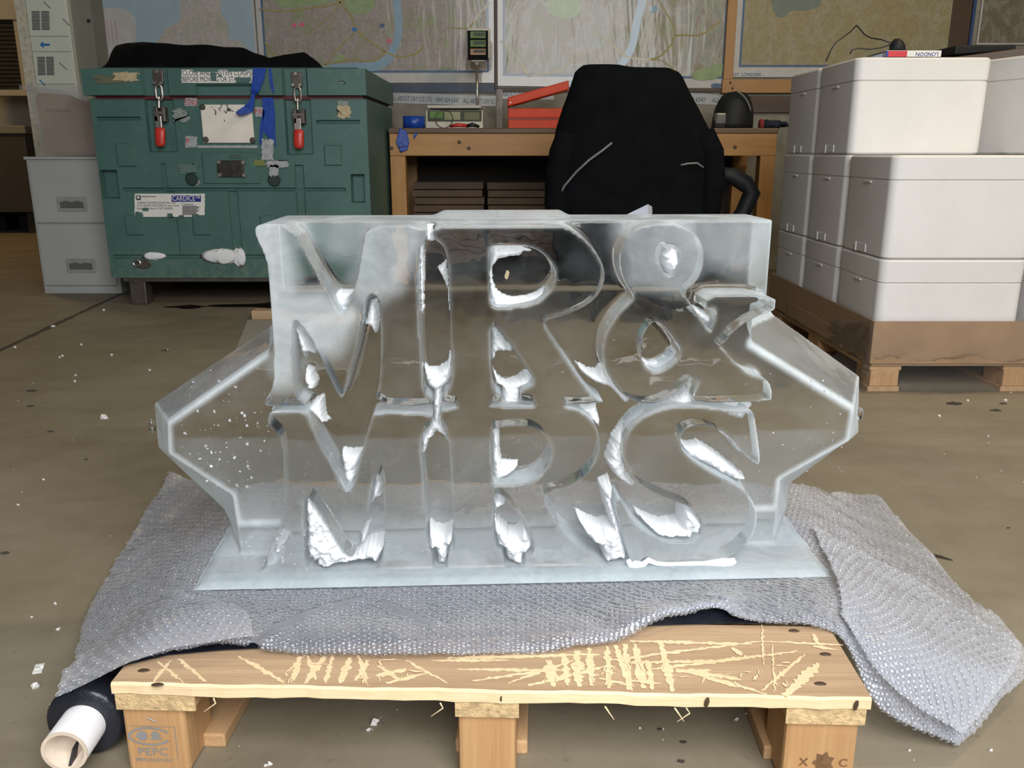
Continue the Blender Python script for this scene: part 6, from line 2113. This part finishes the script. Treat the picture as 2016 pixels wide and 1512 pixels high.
def snow_patch(K, pts, yplane, hmax, step=.0015, ymap=None, zmin=None):
    """mound of snow packed on the hollow floor; ragged rim"""
    ym = yplane - hmax * .75 if ymap is None else ymap
    poly = np.array([(L(*K(p), ym).x, L(*K(p), ym).z) for p in pts])
    if zmin is not None:
        poly[:, 1] = np.maximum(poly[:, 1], zmin)
    lo, hi = poly.min(0) - .006, poly.max(0) + .006
    nx, nz = int((hi[0] - lo[0]) / step) + 2, int((hi[1] - lo[1]) / step) + 2
    gx, gz = np.meshgrid(lo[0] + np.arange(nx) * step, lo[1] + np.arange(nz) * step)
    Pq = np.stack([gx, gz], -1)
    wob = np.stack([fbm(gx * 260 + 3, gz * 260, 3) - .5, fbm(gx * 260 + 31, gz * 260 + 17, 3) - .5], -1) * .0032
    Q = Pq + wob
    d0 = dpoly(Q, poly)
    ins0 = inpoly(Q, poly)
    sd = np.where(ins0, d0, -d0) + .0016
    ins = sd > 0
    d = np.maximum(sd, 0)
    if zmin is not None:
        ins &= gz > zmin - .001
    hgt = hmax * (1 - np.exp(-d / .0030)) * (.8 + .4 * fbm(gx * 90, gz * 90 + 5, 3)) * ins
    cell = ins[:-1, :-1] & ins[1:, :-1] & ins[:-1, 1:] & ins[1:, 1:]
    inner = np.zeros((nz, nx), bool)
    inner[1:-1, 1:-1] = cell[:-1, :-1] & cell[1:, :-1] & cell[:-1, 1:] & cell[1:, 1:]
    hgt = hgt * inner
    idx = -np.ones((nz, nx), int)
    mb = MB()
    js, is_ = np.nonzero(cell)
    used = np.zeros((nz, nx), bool)
    for a, b in ((0, 0), (1, 0), (0, 1), (1, 1)):
        used[js + a, is_ + b] = True
    uj, ui = np.nonzero(used)
    idx[uj, ui] = np.arange(len(uj))
    mb.v = [(float(gx[j, i]), float(yplane - hgt[j, i]), float(gz[j, i])) for j, i in zip(uj, ui)]
    m = len(mb.v)
    mb.v += [(float(gx[j, i]), float(yplane + .002), float(gz[j, i])) for j, i in zip(uj, ui)]
    cnt = {}
    for j, i in zip(js, is_):
        a, b, c, d_ = idx[j, i], idx[j, i + 1], idx[j + 1, i + 1], idx[j + 1, i]
        mb.f.append((a, b, c, d_))
        for e in ((a, b), (b, c), (c, d_), (d_, a)):
            k = (min(e), max(e))
            cnt[k] = None if k in cnt else e
    for e in cnt.values():
        if e is not None:
            mb.f.append((e[1], e[0], e[0] + m, e[1] + m))
    return mb if len(mb.f) > 3 else None


for K, pts in SNOW:
    low_row = K in (K4, K5, K6)
    if low_row and sum(K(p)[1] for p in pts) / len(pts) > 985:
        mb = snow_patch(K, pts, YR + .0015, .068, ymap=-.002, zmin=.007)
    else:
        mb = snow_patch(K, pts, YR + .0015, .060 if pts[0] == (525, 266) else .042)
    if mb:
        tag(obj('packed_snow', mb, M_snow, ICE, True, fix=False), 'white packed snow in a carved hollow')
tail = []
for i_, p_ in enumerate([(335, 1120), (350, 1170), (375, 1215), (400, 1225), (425, 1190), (440, 1150), (475, 1122), (530, 1145), (590, 1168), (650, 1183), (710, 1195), (780, 1196), (850, 1190), (920, 1185), (980, 1160), (1030, 1140), (1070, 1122)]):
    q_ = L(*K6(p_), -.005)
    q_.z = max(q_.z, .0085)
    tail.append(q_)
obj_ = obj('packed_snow', MB().tube(tail, [.004, .006, .0075, .007, .006, .005, .005, .004, .004, .0035, .004, .0045, .004, .007, .009, .008, .005], 10), M_snow, ICE, True)
for K, pts in FLAT[1:]:
    mb = snow_patch(K, pts, -.002, .012)
    if mb:
        tag(obj('packed_snow', mb, M_snow, ICE, True, fix=False), 'white snow along the foot of the S')


def chip(mb, c, s):
    n = 11
    pts = [c + Vector((rnd.gauss(0, 1), rnd.gauss(0, 1) * .4, rnd.gauss(0, 1))).normalized() * s * rnd.uniform(.5, 1.1) for _ in range(n)]
    bm = bmesh.new()
    for p in pts:
        bm.verts.new(p)
    try:
        bmesh.ops.convex_hull(bm, input=bm.verts)
        bm.verts.ensure_lookup_table()
        bm.verts.index_update()
        mb.add([v.co.copy() for v in bm.verts], [tuple(v.index for v in f.verts) for f in bm.faces])
    except Exception:
        pass
    bm.free()


mb = MB()
M_chip = plain('ice_crumbs', (.42, .44, .45), .15, var=.2, scale=60)
for k in range(95):
    u, v = rnd.uniform(350, 545), rnd.uniform(720, 960)
    if abs(u - 440) * .75 + abs(v - 850) > 150:
        continue
    chip(mb, L(u, v, YR - .001), rnd.choice((.0010, .0014, .002, .0032)))
for k in range(40):
    chip(mb, L(rnd.uniform(1450, 1660), rnd.uniform(720, 930), YR - .001), rnd.choice((.001, .0015, .002)))
for k in range(45):
    p = L(rnd.uniform(480, 640), rnd.uniform(1040, 1120), -.02)
    p.z = max(p.z, .03)
    chip(mb, p, rnd.choice((.001, .0015, .002, .003)))
tag(obj('ice_crumbs', mb, M_chip, ICE), 'small ice crumbs frozen on the surface', None, None, 'stuff')
for (u, v, y) in ((299, 838, .19), (1692, 815, .19)):
    p = L(u, v, y)
    rings = [[p + Vector((.007 * s * math.cos(q), .007 * s * math.sin(q), dz)) for q in [2 * math.pi * i / 12 for i in range(12)]] for s, dz in ((.2, -.012), (.8, -.009), (1, 0), (.8, .009), (.2, .012))]
    b2 = obj('ice_drip', MB().loft(rings), M_ice, ICE, True)
pf = L(998, 541, YR - .002)
mb = MB()
mb.loft([[pf + Vector((.0045 * s_ * math.cos(q) * (.8 + .3 * math.sin(2 * q)), dy_, .0075 * s_ * math.sin(q))) for q in [2 * math.pi * i / 12 for i in range(12)]] for s_, dy_ in ((1, .001), (.9, -.0015), (.4, -.003))])
tag(obj('tan_fleck', mb, M_tan, ICE), 'tan fleck stuck in the hollow of the R')
# clear sleeve corner sticking up behind the top edge
pts = [PY(u, v, 1.56) for u, v in ((1228, 425), (1276, 402), (1277, 430), (1240, 430))]
pts2 = [p + Vector((.012, .03, -.006)) for p in pts]
mb = MB()
mb.add(pts + [p + Vector((0, .0012, 0)) for p in pts], [(0, 1, 2, 3), (7, 6, 5, 4), (0, 4, 5, 1), (1, 5, 6, 2), (2, 6, 7, 3), (3, 7, 4, 0)])
inv = [SMI @ Vector(p) for p in mb.v]
m3 = MB()
m3.add(inv, mb.f)
m3.add([SMI @ p for p in (pts[1], pts2[1], pts2[2], pts[2])], [(0, 1, 2, 3)])
low_ = [SMI @ PY(u, v, 1.5) for u, v in ((1240, 440), (1277, 440))]
obj('sleeve_corner', m3, M_sleeve, ICE)

# ================================================================== crumbs and scraps on the floor
mb = MB()
spots = [(208, 824, .010), (70, 1352, .010), (78, 1318, .007), (148, 752, .004), (150, 740, .004), (105, 644, .006), (205, 612, .005), (160, 680, .004), (118, 705, .004), (122, 702, .004), (30, 685, .005), (735, 1425, .008), (728, 1438, .005), (530, 1505, .006), (440, 1455, .003), (1450, 1418, .004), (1470, 1405, .003), (1262, 1435, .003), (1304, 1436, .003), (1950, 1480, .004), (1790, 1478, .003), (108, 1190, .004), (115, 1240, .004), (62, 1215, .003), (35, 995, .004), (85, 945, .003), (220, 700, .004), (295, 730, .004), (330, 690, .003), (1980, 790, .005), (1905, 790, .004), (1850, 820, .004), (1945, 860, .004)]
for (u, v, s) in spots:
    p = PZ(u, v, 0)
    k_ = max(1, p.y / 1.2) ** .6
    for _ in range(2):
        chip(mb, p + Vector((rnd.uniform(-.5, .5) * s, rnd.uniform(-.5, .5) * s, s * k_ * .35)), s * k_ * .8)
for k in range(70):
    u, v = rnd.uniform(0, 2016), rnd.uniform(620, 1512)
    s = rnd.choice((.001, .0012, .0018))
    p = PZ(u, v, 0)
    chip(mb, p + Vector((0, 0, s * .5)), s * max(1, p.y / 1.3))
tag(obj('foam_crumbs', mb, M_foam), 'white foam crumbs scattered on the concrete floor', 'crumbs', None, 'stuff')
mb = MB()
for (u, v, s) in ((325, 690, .02), (62, 770, .02), (60, 800, .012), (1345, 1462, .005), (1340, 1500, .006), (1300, 1437, .004), (1880, 795, .03), (1960, 808, .02), (1975, 795, .014), (10, 1090, .01), (1985, 1040, .004), (100, 850, .01), (170, 905, .006)):
    p = PZ(u, v, 0)
    n = 18
    pts = [(p.x + s * math.cos(q) * rnd.uniform(.6, 1.1), p.y + s * .6 * math.sin(q) * rnd.uniform(.6, 1.2)) for q in [2 * math.pi * i / n for i in range(n)]]
    mb.add([(x, y, .0008) for x, y in pts] + [(x, y, .0022) for x, y in pts], [tuple(range(n, 2 * n))] + [(i, (i + 1) % n, n + (i + 1) % n, n + i) for i in range(n)])
tag(obj('dirt_flecks', mb, plain('dark_dirt', (.05, .04, .03), .9, var=.3)), 'dark flecks of dirt on the concrete floor', 'dirt', None, 'stuff')
pp = [PZ(u, v, .003) for u, v in ((1814, 1086), (1832, 1092), (1852, 1096), (1876, 1103))]
tag(obj('twig', MB().tube(pp, [.002, .0035, .003, .001], 6), plain('dark_twig', (.03, .022, .016), .8), None, True), 'thin dark twig on the floor right of the bubble wrap', 'twig')
p = PZ(78, 1317, 0)
tag(obj('paper_scrap', MB().box(p.x - .008, p.x + .006, p.y - .014, p.y + .012, .0005, .0025, Matrix.Translation(p) @ Matrix.Rotation(.3, 4, 'Z') @ Matrix.Translation(-p)), M_paper), 'small white paper scrap on the floor left of the black roll', 'paper')
